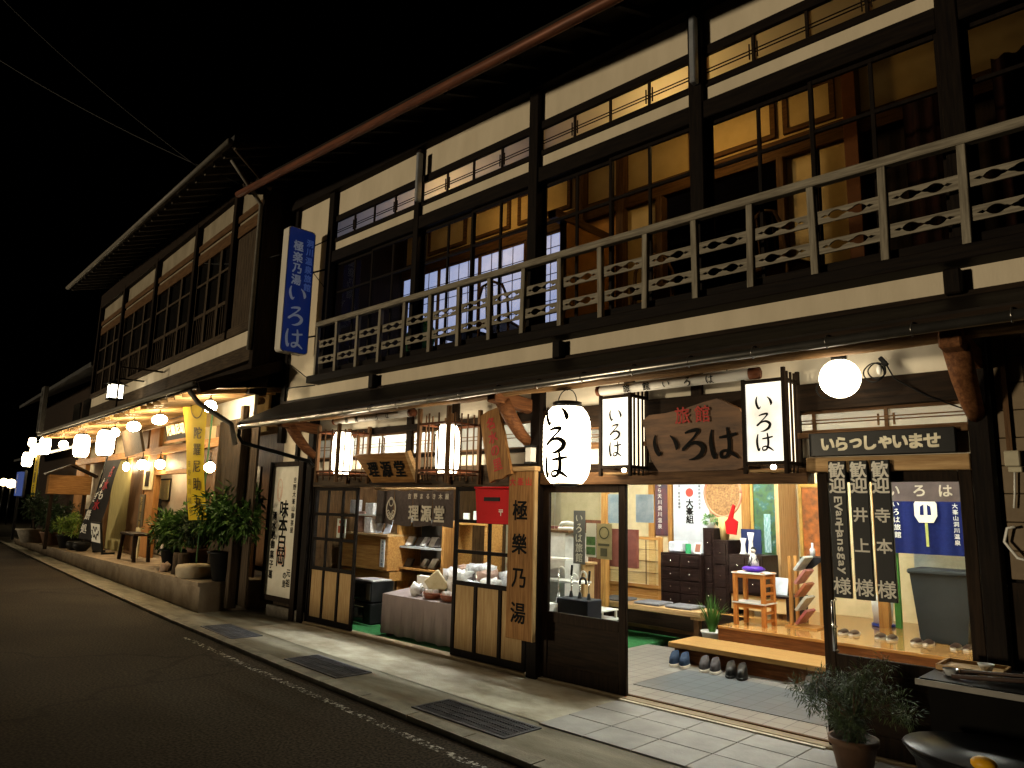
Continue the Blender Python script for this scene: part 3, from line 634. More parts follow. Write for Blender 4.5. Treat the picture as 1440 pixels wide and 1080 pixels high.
# live edge slab
l = thing("carved_name_slab", "broad live edge wooden slab lettered red and black between the two square lamps", "sign", (.8, -.20, 1.87))
poly = [(-.34, 0), (.33, .005), (.42, .03), (.455, .20), (.45, .36), (.40, .46), (.31, .51), (.22, .555), (.10, .535), (-.06, .50), (-.24, .475), (-.40, .47), (-.48, .42), (-.445, .35), (-.44, .22), (-.40, .09)]
uu = Vector((0, -.10, 1)).normalized()
MB().prism(poly, (.80, -.135, 1.872), X_, uu, .05).build("slab", mat("slab_wood", (.17, .080, .030), .5, 0, (.07, .032, .012), 2.2, (1, 6, 6), .3), l)
letters("いろは", Vector((.80 - .25, -.188, 1.872)) + uu * .205, X_, uu, .27, INK, l, False, .255, .02, .010)
letters("旅館", Vector((.80 - .08, -.188, 1.872)) + uu * .44, X_, uu, .14, REDINK, l, False, .175, .012, .016)
# white tube signs under the eaves
for x0, x1, z, lab, cell in ((-.09, 1.34, 2.575, "long white tube sign lettered in black above the wooden slab", .072), (-4.25, -2.70, 2.575, "long white tube sign lettered in black above the slanted shop nameboard", .066)):
    l = thing("tube_sign", lab, "sign", ((x0 + x1) / 2, -.27, z), "white tube signs under the eave"); y = -.27
    MB().tube([(x0, y, z), (x1, y, z)], .043, 16).build("tube", mat("white_tube", (.70, .68, .62), .35, 0, (.62, .60, .54), 3.), l)
    MB().tube([(x0 - .008, y, z), (x0 + .03, y, z)], .0445, 16).build("end_cap", W('red', 'x'), l); MB().tube([(x1 - .03, y, z), (x1 + .045, y, z)], .0445, 16).build("end_cap", W('red', 'x'), l)
    q = MB()
    for k in (.15, .85): xx = x0 + (x1 - x0) * k; q.tube([(xx, y, z + .043), (xx, y, 2.70)], .005, 6)
    q.build("hanger", BLACKM, l)
    letters("旅館いろは", (x0 + .32, y, z), X_, Z_, cell, INK, l, False, (x1 - x0) * .135, .02, .004, warp=None if False else (lambda A, B, d, x0=x0, y=y, z=z: Vector((x0 + .32 + A, y - (.0435 + d) * math.cos(B / .0435 - .25), z + (.0435 + d) * math.sin(B / .0435 - .25)))))
# slanted shop nameboard
l = thing("shop_nameboard", "slanted wooden shop nameboard with black characters between the two caged lanterns", "sign", (-3.0, -.25, 1.79))
A0 = Vector((-3.42, -.19, 1.815)); ua = Vector((0, -.36, .93)).normalized()
poly = [(0, 0), (.80, .0), (.74, .34), (-.22, .345)]
MB().prism(poly, A0, X_, ua, .045).build("board", W('board', 'x'), l)
MB().prism([(.80, 0), (.86, .03), (.80, .36), (.74, .34)], A0, X_, ua, .05).build("edge_strip", W('light', 'x'), l)
MB().box(-3.40, -2.58, -.30, -.03, 1.775, 1.80).build("ledge", W('dark', 'x'), l)
letters("理源堂", A0 + Vector((.09, 0, 0)) + ua * .17 - Vector((0, .045, .02)), X_, ua, .20, INK, l, False, .25, .03, .006)
# tilted plank with red letters
l = thing("tilted_plank_sign", "narrow tilted wooden plank with red brush lettering above the red letterbox", "sign", (-1.45, -.22, 1.83))
ru = Vector((-.27, 0, .96)).normalized(); rr = Vector((.96, 0, .27)).normalized()
pp = [(-.155, 0), (-.08, .012), (.02, -.008), (.10, .01), (.155, .0), (.150, .40), (.135, .70), (.0, .71), (-.135, .70), (-.15, .35)]
MB().prism(pp, (-1.32, -.19, 1.83), rr, ru, .035).build("plank", W('board'), l)
letters("名水の里", Vector((-1.32, -.226, 1.83)) + ru * .57, rr, ru, .13, REDINK, l, True, .142, .03, .003)
# tall board
l = thing("tall_board_sign", "tall hanging wooden board with black brush characters on the post beside the doors", "sign", (-1.08, -.155, .35))
MB().box(-1.245, -.915, -.18, -.14, .345, 1.90, .006).build("board", W('board'), l)
MB().box(-.915, -.90, -.182, -.138, .345, 1.90).build("edge_strip", W('panel'), l)
MB().box(-1.275, -.885, -.20, -.12, 1.90, 1.945, .006).build("top_cap", W('light', 'x'), l)
letters("極樂乃湯", (-1.085, -.18, 1.53), X_, Z_, .20, INK, l, True, .315, .02, .003)
letters("大峯山", (-1.19, -.18, 1.80), X_, Z_, .085, REDINK, l, False, .105, .02, .003)
l = thing("small_box_lamp", "small white box lamp on the post above the tall hanging board", "lamp", (-1.02, -.11, 1.98))
MB().box(-1.065, -.985, -.15, -.075, 1.99, 2.13, .006).build("housing", WHITEP, l); MB().box(-1.07, -.98, -.155, -.07, 2.13, 2.15).box(-1.07, -.98, -.155, -.07, 1.975, 1.99).build("trim", BLACKM, l)
# letterbox
l = thing("letterbox", "bright red letterbox mounted between the shop window and the tall board", "letterbox", (-1.48, -.09, 1.39)); RED = mat("red_enamel", (.50, .006, .009), .4, 0, (.42, .005, .007), 3., spec=.06)
MB().prism([(-.21, 0), (.24, 0), (.26, .335), (-.245, .345)], (-1.49, -.03, 1.39), X_, Z_, .13).build("body", RED, l)
MB().box(-1.745, -1.235, -.175, -.025, 1.735, 1.755, .005).build("lid", RED, l); MB().box(-1.60, -1.38, -.168, -.16, 1.61, 1.65).build("slot", BLACKP, l)
letters("〒", (-1.36, -.16, 1.50), X_, Z_, .085, WHITEINK, l, True, .1, .01, .004)
# welcome board, wooden guest boards
l = thing("welcome_board", "long black board with white greeting lettering above the glazed door", "sign", (2.12, -.09, 1.965))
MB().box(1.655, 2.575, -.10, -.052, 1.962, 2.125, .004).build("board", mat("black_lacquer", (.012, .012, .012), .3, 0, (.008, .008, .008)), l)
letters("いらっしゃいませ", (1.79, -.10, 2.043), X_, Z_, .105, mat("cream_paint", (.78, .72, .55), .6), l, False, .0935, -.048, .004)
for k, (nm, lab) in enumerate((("EVanHansgay", "black guest board lettered in western script, hung on the glazed door"), ("井上", "black guest board with the two simple characters, middle of the row on the glazed door"), ("寺本", "black guest board hung beside the dark blue curtain on the glazed door"))):
    x = 1.845 + k * .138 + (.004 if k else 0); l = thing("guest_board", lab, "sign", (x, -.095, 1.01), "guest boards on the glazed door")
    MB().box(x - .058, x + .058, -.115, -.083, 1.005, 1.925, .004).build("board", mat("black_board", (.011, .011, .011), .5, 0, (.007, .007, .007)), l)
    SIL = mat("silver_grey_paint", (.70, .67, .60), .6, 0, (.58, .55, .48))
    q = MB(); letters("歓迎", (x, -.115, 1.862), X_, Z_, .112, SIL, l, True, .105, .026, .003, mb=q)
    if k == 0: letters(nm, (x, -.115, 1.66), X_, Z_, .092, SIL, l, True, .0475, .022, .003, .8, rot=True, mb=q)
    else: letters(nm, (x, -.115, 1.56), X_, Z_, .10, SIL, l, True, .20, .022, .003, mb=q)
    letters("様", (x, -.115, 1.085), X_, Z_, .118, SIL, l, True, .1, .014, .003, mb=q); q.build("lettering", SIL, l)
# globe lamp with its cable coils
GL = lantern((1.985, -.36, 2.455), .130, .26, "round white globe lamp hanging at the right end of the eave", emis("globe_glow", (1.0, .86, .66), 5.0), cap=False, name="globe_lamp")
for ch in list(GL.children): bpy.data.objects.remove(ch)
MB().ball((1.985, -.36, 2.455), .131, 24).build("globe", paper_lamp("globe_glow_paper", (1.0, .86, .62), 8., .9), GL)
MB().lathe([(.05, 0), (.05, .04), (.02, .06)], (1.985, -.36, 2.575), 16).build("cap", BLACKM, GL); MB().tube([(1.985, -.36, 2.63), (1.985, -.36, 2.68)], .006, 6).build("hanger", BLACKM, GL)
q = MB()
for cx, cz, r in ((1.80, 2.44, .07), (2.14, 2.53, .055), (2.12, 2.52, .065)):
    q.tube([(cx + r * math.cos(2 * math.pi * i / 22), -.10 + .008 * math.sin(i), cz + r * math.sin(2 * math.pi * i / 22)) for i in range(25)], .005, 6)
q.tube([(2.20, -.10, 2.57), (2.24, -.08, 2.47), (2.42, -.05, 2.34), (2.62, -.05, 2.24)], .005, 6); q.tube([(1.80, -.10, 2.51), (1.86, -.1, 2.60), (1.985, -.30, 2.64)], .005, 6)
tag(q.build("power_cable", BLACKP), "black electric cable looped in coils beside the round globe lamp", "cable")
l = thing("cable_plug", "black plug with a small white bulb hanging by the cable coils under the eave", "plug", (2.2, -.1, 2.5))
MB().bar((2.165, -.10, 2.62), (2.205, -.10, 2.56), .03, .03, b=.004).build("plug_body", BLACKP, l); MB().ball((2.155, -.10, 2.535), .02, 10, sc=(1, 1, 1.7)).build("bulb", WHITEP, l)
# meter box and cable on the tiled wall
l = thing("switch_box", "small beige electric switch box on the brown tiled wall", "switch box", (2.86, -.03, 1.85)); BE = mat("beige_plastic", (.50, .45, .32), .5)
MB().box(2.815, 2.895, -.05, .0, 1.87, 1.965, .006).build("housing", BE, l); MB().box(2.83, 2.90, -.042, 0, 1.835, 1.868, .004).build("cover", BE, l)
tag(MB().tube([(2.86, -.03, 1.835), (2.85, -.03, 1.70), (2.84, -.03, 1.62)], .006, 6).tube([(2.95, -.04, 1.30), (2.84, -.06, 1.33), (2.78, -.05, 1.42), (2.80, -.05, 1.50), (2.84, -.05, 1.51)], .009, 6).build("wall_cable", WHITEP), "pale cable loop hanging on the brown tiled wall below the switch box", "cable")
# blue projecting sign
l = thing("projecting_sign", "tall blue box sign with white characters projecting from the upper storey corner", "sign", (-5.32, -.33, 3.62))
BLUE = mat("blue_acrylic_added_glow", (.012, .03, .17), .25, 0, (.010, .024, .14), 3., emit=(.02, .055, .33), es=.10); WB = mat("white_sign_box", (.66, .62, .54), .5, 0, (.56, .52, .44), 4., (1, 1, .3))  # weak glow added to the blue face in place of light falling on it
def rrect(w_, h_, r, n=5):
    o = []
    for cx, cz, a in ((w_ - r, h_ - r, 0), (r, h_ - r, 90), (r, r, 180), (w_ - r, r, 270)): o += [(cx + r * math.cos(R(a + 90 * i / n)), cz + r * math.sin(R(a + 90 * i / n))) for i in range(n + 1)]
    return o
MB().prism(rrect(.42, 1.80, .05), (-5.42, -.56, 3.585), Y_, Z_, .15).build("box", WB, l)
MB().prism([(a + .012, b + .012) for a, b in rrect(.396, 1.776, .045)], (-5.272, -.56, 3.585), Y_, Z_, .006).build("face", BLUE, l)
LBL = mat("pale_blue_letters", (.12, .2, .55), .5, emit=(.1, .17, .5), es=.15); LWH = mat("white_letters_added_glow", (.6, .62, .66), .5, emit=(.5, .55, .7), es=.09)  # letters get the same added glow as the face
letters("いろは", (-5.266, -.36, 4.42), Y_, Z_, .30, LWH, l, True, .315, .03, .003)
letters("極楽乃湯", (-5.266, -.40, 5.12), Y_, Z_, .155, LWH, l, True, .165, .03, .003); letters("洞川温泉旅館", (-5.266, -.225, 5.20), Y_, Z_, .115, LBL, l, True, .13, .025, .003)
q = MB(); q.tube([(-5.28, -.14, 5.20), (-5.05, -.06, 5.26)], .010, 6); q.tube([(-5.3, -.14, 4.80), (-5.06, -.06, 4.82)], .014, 6); q.tube([(-5.30, -.14, 4.82), (-5.06, -.07, 4.55)], .006, 6); q.tube([(-5.30, -.14, 3.85), (-5.06, -.07, 3.86)], .014, 6); q.tube([(-5.35, -.36, 3.59), (-5.36, -.36, 3.45), (-5.40, -.05, 3.3)], .007, 6); q.build("bracket", BLACKM, l)
# calligraphy poster in its frame left of the shop
l = thing("calligraphy_poster", "tall framed white poster of black calligraphy with red seals left of the shop", "poster", (-5.77, -.04, .2)); y = -.05
q = MB(); q.box(-6.20, -6.13, y - .02, y + .03, .18, 2.12, .004); q.box(-5.40, -5.28, y - .02, y + .03, .0, 2.12, .004); q.box(-6.13, -5.40, y - .02, y + .03, 2.05, 2.12, .004); q.box(-6.13, -5.40, y - .02, y + .03, .20, .27, .004); q.build("frame", W('dark'), l)
MB().box(-6.13, -5.40, y, y + .012, .27, 2.05).build("sheet", mat("poster_paper", (.66, .62, .52), .8, 0, (.58, .54, .44)), l)
letters("味本白岡", (-5.74, y, 1.46), X_, Z_, .25, INK, l, True, .225, .03, .002); letters("吉野大峯山御茶屋", (-5.50, y, 1.86), X_, Z_, .085, INK, l, True, .098, .02, .002)
letters("湧水処御菓子葛", (-5.99, y, 1.36), X_, Z_, .12, INK, l, True, .135, .035, .002); letters("の里", (-5.60, y, .56), X_, Z_, .10, INK, l, True, .11, .03, .002); letters("元祖", (-5.50, y, .60), X_, Z_, .11, INK, l, True, .13, .03, .002)
SEAL = mat("faded_red_seal", (.55, .20, .12), .8, 0, (.62, .42, .30), 14.)
q = MB()
def ring(q, cx, cz, rx, rz, t, yy, n=30):
    v = []
    for i in range(n): a = 2 * math.pi * i / n; v += [(cx + rx * math.cos(a), yy, cz + rz * math.sin(a)), (cx + (rx - t) * math.cos(a), yy, cz + (rz - t) * math.sin(a))]
    q._add(v, [(2 * i, 2 * i + 1, (2 * i + 3) % (2 * n), (2 * i + 2) % (2 * n)) for i in range(n)])
ring(q, -5.74, .86, .13, .17, .018, y - .0015); ring(q, -5.74, .86, .08, .11, .012, y - .0015); ring(q, -5.90, 1.72, .07, .16, .012, y - .0015); ring(q, -5.90, 1.68, .04, .09, .01, y - .0015)
letters("大峯", (-5.74, y, .90), X_, Z_, .08, SEAL, l, True, .085, .02, .002, mb=q); q.build("seal", SEAL, l)

# ================================================================== ROOMS BEHIND THE SHOPFRONT
WALLW = mat("cream_room_wall", (.66, .56, .36), .85, 0, (.58, .48, .30), 3.); CARPET = mat("green_carpet", (.035, .17, .055), .95, 0, (.02, .10, .03), 30., (1, 1, 1), .5, 200)
part("room_wall", MB().box(-6.0, 4.8, 4.6, 4.7, 0, 2.8), WALLW); part("room_ceiling", MB().box(-6.0, 4.8, .09, 4.6, 2.72, 2.78), mat("board_ceiling", (.34, .24, .13), .7, 0, (.24, .16, .08), 5., (.7, 9, 9)))
part("room_wall", MB().box(-6.0, -5.9, .10, 4.6, 0, 2.72), W('brown')); part("room_wall", MB().box(2.86, 2.94, .10, 4.6, 0, 2.72), WALLW)
tag(MB().box(-5.9, -1.28, .08, 4.6, -.05, .004).build("carpet_floor", CARPET), kind='structure')
m, t, b = newmat("hall_tiles"); N, L = t.nodes, t.links; tc = N.new("ShaderNodeTexCoord"); br = N.new("ShaderNodeTexBrick")
br.offset = 0; br.inputs["Scale"].default_value = 1; br.inputs["Brick Width"].default_value = .152; br.inputs["Row Height"].default_value = .152; br.inputs["Mortar Size"].default_value = .004
br.inputs["Color1"].default_value = (.27, .255, .23, 1); br.inputs["Color2"].default_value = (.225, .21, .185, 1); br.inputs["Mortar"].default_value = (.06, .055, .05, 1); L.new(tc.outputs["Object"], br.inputs[0]); L.new(br.outputs[0], b.inputs[0]); b.inputs["Roughness"].default_value = .32
tag(MB().box(-1.28, 2.9, .08, 2.3, -.05, .006).build("hall_tile_floor", m), kind='structure')
m, t, b = newmat("grey_hall_tiles"); N, L = t.nodes, t.links; tc = N.new("ShaderNodeTexCoord"); br = N.new("ShaderNodeTexBrick")
br.offset = 0; br.inputs["Scale"].default_value = 1; br.inputs["Brick Width"].default_value = .152; br.inputs["Row Height"].default_value = .152; br.inputs["Mortar Size"].default_value = .004
br.inputs["Color1"].default_value = (.125, .145, .155, 1); br.inputs["Color2"].default_value = (.10, .118, .13, 1); br.inputs["Mortar"].default_value = (.025, .028, .03, 1); L.new(tc.outputs["Object"], br.inputs[0]); L.new(br.outputs[0], b.inputs[0]); b.inputs["Roughness"].default_value = .3
tag(MB().box(-.24, 2.5, .46, 1.38, .004, .010).build("tile_inlay_floor", m), kind='structure')
FL = mat("polished_floor_boards", (.46, .24, .07), .17, 0, (.33, .155, .04), 3., (.6, 10, 10), .03, coat=.5)
part("step", MB().box(-.58, 2.86, 1.60, 2.14, .155, .205, .004), wood("step_wood", (.42, .25, .09), (.3, .17, .06), 'x', .3)); part("step_front", MB().box(-.54, 2.86, 1.66, 1.69, 0, .155), W('deck', 'x')); part("step_side", MB().box(-.55, -.52, 1.69, 2.5, 0, .155), W('brown', 'y'))
part("step_riser", MB().box(-.29, 2.86, 2.135, 2.16, .205, .345), W('deck', 'x')); part("step_side", MB().box(-.29, -.27, 2.16, 3.0, .0, .345), W('deck', 'y'))
part("floor_boards", MB().box(-.29, 2.86, 2.13, 3.0, .325, .355, .003), FL); part("floor_boards", MB().box(-4.2, 2.86, 3.0, 4.6, .325, .355, .003), FL); part("floor_edge", MB().box(-4.2, -.29, 2.985, 3.0, 0, .345), W('dark', 'x'))
# ceiling lights: fluorescent fittings
for x, y, lab, e, wv in ((-3.3, .62, "white fluorescent ceiling light over the souvenir table", 17., (.97, 1.0, .93)), (-1.5, 1.9, "white fluorescent ceiling light over the bamboo screen", 9., (.98, 1.0, .89)), (.6, 1.6, "white fluorescent ceiling light over the entrance step", 9., (.98, 1.0, .89)), (-.3, 2.5, "white fluorescent ceiling light over the dark chests", 10., (.98, 1.0, .89)), (2.0, 2.2, "white fluorescent ceiling light over the slippers", 6., (1.0, .98, .84))):
    l = thing("ceiling_light", lab, "ceiling light", (x, y, 2.64), "fluorescent ceiling lights indoors")
    MB().box(x - .62, x + .62, y - .09, y + .09, 2.67, 2.72, .005).build("housing", WHITEP, l); MB().tube([(x - .58, y, 2.65), (x + .58, y, 2.65)], .03, 10).build("tube", emis("tube%d" % (e * 10), wv, e * 19), l)
# noren in the shop doorway
BRN = mat("brown_noren_cloth", (.085, .065, .060), .95, 0, (.065, .05, .045), 30.)
l = thing("door_curtain", "brown cloth doorway curtain with pale emblem and characters over the shop entrance", "curtain", (-3.2, .3, 1.32)); NC = mat("cream_dye", (.62, .56, .45), .9)
x0, x1, yy = -4.06, -2.58, .30
t = MB()
for pnl in range(4):
    a = x0 + (x1 - x0) * pnl / 4 + .006; b_ = x0 + (x1 - x0) * (pnl + 1) / 4 - .004; n = 12; vs = []
    for i in range(n + 1):
        x = a + (b_ - a) * i / n; sg = .02 * math.sin(math.pi * i / n)
        for j, z in enumerate((1.74 - sg, 1.55, 1.31 + .012 * math.sin(pnl * 2.1 + i * .3))): vs.append((x, yy + .012 * math.sin(i * .9 + pnl) * (j / 2), z))
    t._add(vs, [(3 * i + j, 3 * i + 3 + j, 3 * i + 4 + j, 3 * i + 1 + j) for i in range(n) for j in range(2)], True)
t.build("cloth", BRN, l); MB().tube([(x0 - .05, yy, 1.75), (x1 + .35, yy, 1.75)], .012, 8).build("rod", W('light', 'x'), l)
q = MB(); ring(q, -3.72, 1.50, .10, .135, .02, yy - .022); ring(q, -3.72, 1.59, .05, .06, .014, yy - .022)
for k in range(5):
    a = R(200 + 35 * k); ring(q, -3.72 + .055 * math.cos(a), 1.47 + .06 * math.sin(a), .034, .04, .012, yy - .0225)
letters("理源堂", (-3.27, yy - .018, 1.46), X_, Z_, .20, NC, l, False, .235, .03, .004, 1., mb=q); letters("吉野まるき木屋", (-3.36, yy - .018, 1.66), X_, Z_, .07, NC, l, False, .115, .02, .004, mb=q); q.build("emblem", NC, l)
# display table with goods
TC = mat("mauve_table_cloth", (.25, .20, .19), .95, 0, (.19, .15, .145), 4., (1, 1, .4))
l = thing("display_table", "display table under a mauve cloth in the shop doorway", "table", (-3.0, .55, 0))
t = MB(); vs = []; n = 60; xa, xb, ya, yb = -3.72, -1.35, .22, .86
for i in range(n + 1):
    x = xa + (xb - xa) * i / n; vs += [(x, ya + .014 * math.sin(i * 1.3), .02 + .02 * abs(math.sin(i * .35))), (x, ya, .485), (x, yb, .56)]
t._add(vs, [(3 * i + j, 3 * i + 3 + j, 3 * i + 4 + j, 3 * i + 1 + j) for i in range(n) for j in range(2)]); t._add([(xa, ya, .485), (xa, yb, .56), (xa - .01, yb, .05), (xa - .012, ya, .03)], [(0, 1, 2, 3)])
t.build("cloth", TC, l)
for x in (-3.66, -1.4): MB().box(x - .025, x + .025, .28, .33, .0, .48).build("leg", W('brown'), l); MB().box(x - .025, x + .025, .78, .83, 0, .54).build("leg", W('brown'), l)
CL = mat("clear_wrapped_goods", (.62, .62, .64), .22, 0, (.40, .38, .40), 26., (1, 1, 1), .5, coat=.6); CL2 = mat("white_wrapped_goods", (.74, .72, .70), .3, 0, (.50, .46, .44), 22., (1, 1, 1), .4, coat=.4); PINK = mat("pink_brown_packs", (.40, .26, .20), .4, 0, (.26, .15, .12), 18., coat=.4)
def tz(y): return .485 + (y - .22) * .117
def bag(x, y, z, s, m, lab, tilt=0.):
    o = MB().ball((0, 0, s * .42), s * .5, 16, .55, (1.15, .75, .9)); 
    for i, v in enumerate(o.v): o.v[i] = Vector((x, y, z)) + Matrix.Rotation(tilt, 3, 'Y') @ Vector((v.x + .02 * noise.noise(v * 14), v.y + .02 * noise.noise(v * 17 + Vector((3, 1, 2))), max(v.z + .03 * noise.noise(v * 12), 0)))
    return tag(o.build("gift_packet", m), lab, "packet", "wrapped gift packets on the display table")
k = 0
descs = ["clear cellophane gift packet", "white wrapped gift packet", "pinkish brown gift packet"]
for (x, y, s, mi, wh) in ((-2.92, .68, .33, 0, "heaped behind the small brown trays"), (-2.70, .58, .34, 1, "leaning on the right door frame of the shop doorway"), (-2.80, .78, .36, 2, "at the back of the heap in the shop doorway"), (-2.25, .62, .36, 2, "behind the left glass pane of the shop window"), (-2.10, .48, .30, 1, "in front behind the left glass pane of the shop window"), (-2.32, .40, .26, 0, "at the near corner behind the shop window"), (-1.98, .70, .36, 0, "behind the middle glazing bar of the shop window"), (-3.22, .34, .16, 1, "lying flat at the front of the table"), (-2.55, .76, .40, 0, "largest at the back beside the door frame"), (-1.80, .55, .34, 0, "upright next to the tall hanging board")):
    bag(x, y, tz(y), s, (CL, CL2, PINK)[mi], descs[mi] + " " + wh)
for x, y, lab in ((-2.92, .33, "small reddish brown wooden tray, left one at the front of the display table"), (-2.62, .33, "small reddish brown wooden tray beside the door frame on the display table")):
    l = thing("wooden_tray", lab, "tray", (x, y, tz(y)), "wooden trays on the display table"); q = MB(); q.lathe([(.085, 0), (.105, .065), (.112, .065), (.094, .008)], (x, y, tz(y) + .002), 20, 1.2, .8); q.build("bowl", mat("red_lacquer_wood", (.16, .05, .025), .35), l)
    q = MB()
    for j in range(5): q.box(x - .07 + j * .028, x - .05 + j * .028, y - .05, y + .05, tz(y) + .02, tz(y) + .075 + random.random() * .03)
    q.build("sweets", CL2, l)
t = MB(); x, y = -2.98, .44; M_ = Matrix.Translation((x, y, tz(y) + .14)) @ Matrix.Rotation(R(-32), 4, 'Y') @ Matrix.Rotation(R(20), 4, 'X'); t.box(-.14, .14, -.02, .02, -.12, .12, .01, M_)
tag(t.build("biscuit_box", mat("ivory_box", (.62, .54, .36), .5, 0, (.5, .42, .25), 9.)), "ivory lettered biscuit box propped up behind the trays", "box")
tag(MB().lathe([(.03, 0), (.03, .13), (.022, .15), (.022, .18), (0, .18)], (-3.24, .55, tz(.55)), 14).build("spray_bottle", WHITEP), "small white bottle standing at the left of the display table", "bottle")
l = thing("dark_green_box", "dark green box with dried roots in it on the display table", "box", (-2.98, .66, tz(.66))); MB().box(-3.15, -2.82, .58, .76, tz(.66), tz(.66) + .10, .006).build("case", mat("dark_green_card", (.015, .05, .04), .5), l)
q = MB()
for j in range(14): a = random.uniform(0, 6.28); q.tube([(-2.98 + .12 * math.cos(a), .66 + .05 * math.sin(a), tz(.66) + .09), (-2.98 + .04 * math.cos(a + 2), .66, tz(.66) + .20 + .03 * random.random()), (-2.98 + .13 * math.cos(a + 3), .66 + .04 * math.sin(a), tz(.66) + .10)], .009, 6)
q.build("dried_roots", mat("straw_brown", (.40, .27, .13), .8), l)
tag(MB().box(-3.62, -3.36, .66, .72, tz(.69), tz(.69) + .15, .003).build("price_card", PAPER), "white printed card propped at the left back of the display table", "card")
tag(MB().box(-1.66, -1.22, .36, .56, tz(.4), tz(.4) + .10, .004).build("carton", mat("white_red_carton", (.72, .70, .68), .5, 0, (.5, .06, .06), 2.2, (1.6, .1, .1), contrast=(.40, .41))), "white and red carton behind the right glass pane of the shop window", "box")
# light wooden cabinets and shelves
l = thing("wood_cabinet", "light brown wooden cabinet with a vertical white label inside the shop doorway", "cabinet", (-4.9, 1.1, 0))
MB().box(-5.6, -4.50, .85, 1.35, .66, 1.12, .005).build("body", W('honey', 'x'), l); MB().box(-5.6, -4.46, .87, 1.35, .53, .645, .004).build("lower_shelf", W('honey', 'x'), l); MB().box(-5.6, -5.5, .87, 1.35, 0, .53).box(-4.56, -4.46, 1.2, 1.35, 0, .53).build("leg", W('honey'), l)
MB().box(-4.66, -4.56, .838, .846, .71, 1.08).build("label", PAPER, l); letters("御菓子和三盆糖", (-4.61, .838, 1.045), X_, Z_, .042, mat("blue_ink", (.03, .06, .12), .6), l, True, .05, .01, .003)
MB().box(-5.6, -4.50, .83, 1.35, 1.122, 1.145).build("top_board", W('light', 'x'), l)
for j, (x, z, lab) in enumerate(((-4.95, 1.15, "white pamphlet leaning on top of the light brown cabinet by its dark folder"), (-4.75, 1.15, "white pamphlet leaning on the cabinet top nearest the vertical label"), (-4.97, 1.42, "white pamphlet on the upper glass shelf behind the left sash"))):
    M_ = Matrix.Translation((x, 1.0, z)) @ Matrix.Rotation(R(-25), 4, 'X') @ Matrix.Rotation(R(-12), 4, 'Y'); tag(MB().box(-.07, .07, -.006, .006, 0, .20, 0, M_).build("pamphlet", mat("blue_white_paper", (.62, .66, .74), .5, 0, (.5, .54, .66), 12.)), lab, "pamphlet", "pamphlets on the shop cabinet")
tag(MB().box(-5.5, -4.62, .95, 1.2, 1.385, 1.41).build("glass_shelf", WHITEP), "white shelf above the light brown cabinet in the shop", "shelf")
l = thing("open_shelf_unit", "honey coloured open shelf unit at the back of the shop stacked with packets", "shelf", (-4.2, 1.3, 0)); WH = W('honey')
for x in (-4.55, -3.60): MB().box(x - .025, x + .025, 1.05, 1.45, 0, 1.36, .003).build("side_panel", WH, l)
for z in (.36, .70, .985, 1.335): MB().box(-4.525, -3.625, 1.05, 1.45, z - .012, z + .012).build("shelf_board", mat("grey_shelf", (.42, .43, .44), .4) if z > .9 else W('honey', 'x'), l)
MB().box(-4.525, -3.625, 1.45, 1.47, 0, 1.36).build("back_panel", mat("shelf_back", (.14, .13, .13), .8), l)
j = 0
for z, n_, s in ((.997, 6, .10), (.712, 4, .11), (1.347, 5, .03)):
    for k in range(n_):
        x = -4.42 + .75 * k / max(1, n_ - 1); M_ = Matrix.Translation((x, 1.14 + .05 * (k % 2), z + .004)) @ Matrix.Rotation(R(random.uniform(-20, 20)), 4, 'Z') @ Matrix.Rotation(R(-35 if s > .05 else 0), 4, 'X')
        o = MB().box(-.06, .06, -.02, .02, 0, s * random.uniform(1., 1.5), .004, M_)
        for i, v in enumerate(o.v): o.v[i] = Vector((v.x, v.y, max(v.z, z + .001)))
        tag(o.build("shelf_packet", (CL2, mat("dark_packet", (.07, .06, .06), .4, coat=.4), CL)[(k + j) % 3]), ("small packet standing on the open shelf unit, middle shelf" if s == .10 else "small packet on the open shelf unit, lowest visible shelf" if s == .11 else "flat white packet lying on top of the open shelf unit"), "packet", "packets on the shelf unit, %s row" % ("middle" if s == .10 else "lower" if s == .11 else "top"))
    j += 1
l = thing("microwave_oven", "black microwave oven, upper of two stacked below the wooden cabinet", "microwave", (-4.45, .6, .29), "stacked black microwave ovens")
MB().box(-4.72, -4.27, .45, .8, .30, .56, .008).build("housing", BLACKP, l); MB().box(-4.68, -4.40, .442, .449, .34, .52).build("door_window", mat("black_glass", (.008, .008, .008), .1), l); MB().box(-4.37, -4.29, .442, .449, .33, .53).build("control_panel", mat("dark_grey_panel", (.06, .06, .06), .3), l); MB().box(-4.70, -4.28, .47, .78, .561, .575).build("cloth", CL2, l)
l = thing("microwave_oven", "black microwave oven with a bright handle, lower of two stacked in the shop", "microwave", (-4.45, .6, .02), "stacked black microwave ovens")
MB().box(-4.72, -4.26, .44, .8, .03, .285, .008).build("housing", BLACKP, l); MB().box(-4.68, -4.40, .432, .439, .06, .22).build("door_window", mat("black_glass", (.008, .008, .008), .1), l); MB().box(-4.66, -4.38, .41, .43, .235, .25, .004).build("handle", CHROME, l); MB().box(-4.74, -4.24, .44, .8, .005, .028).build("base", CHROME, l)
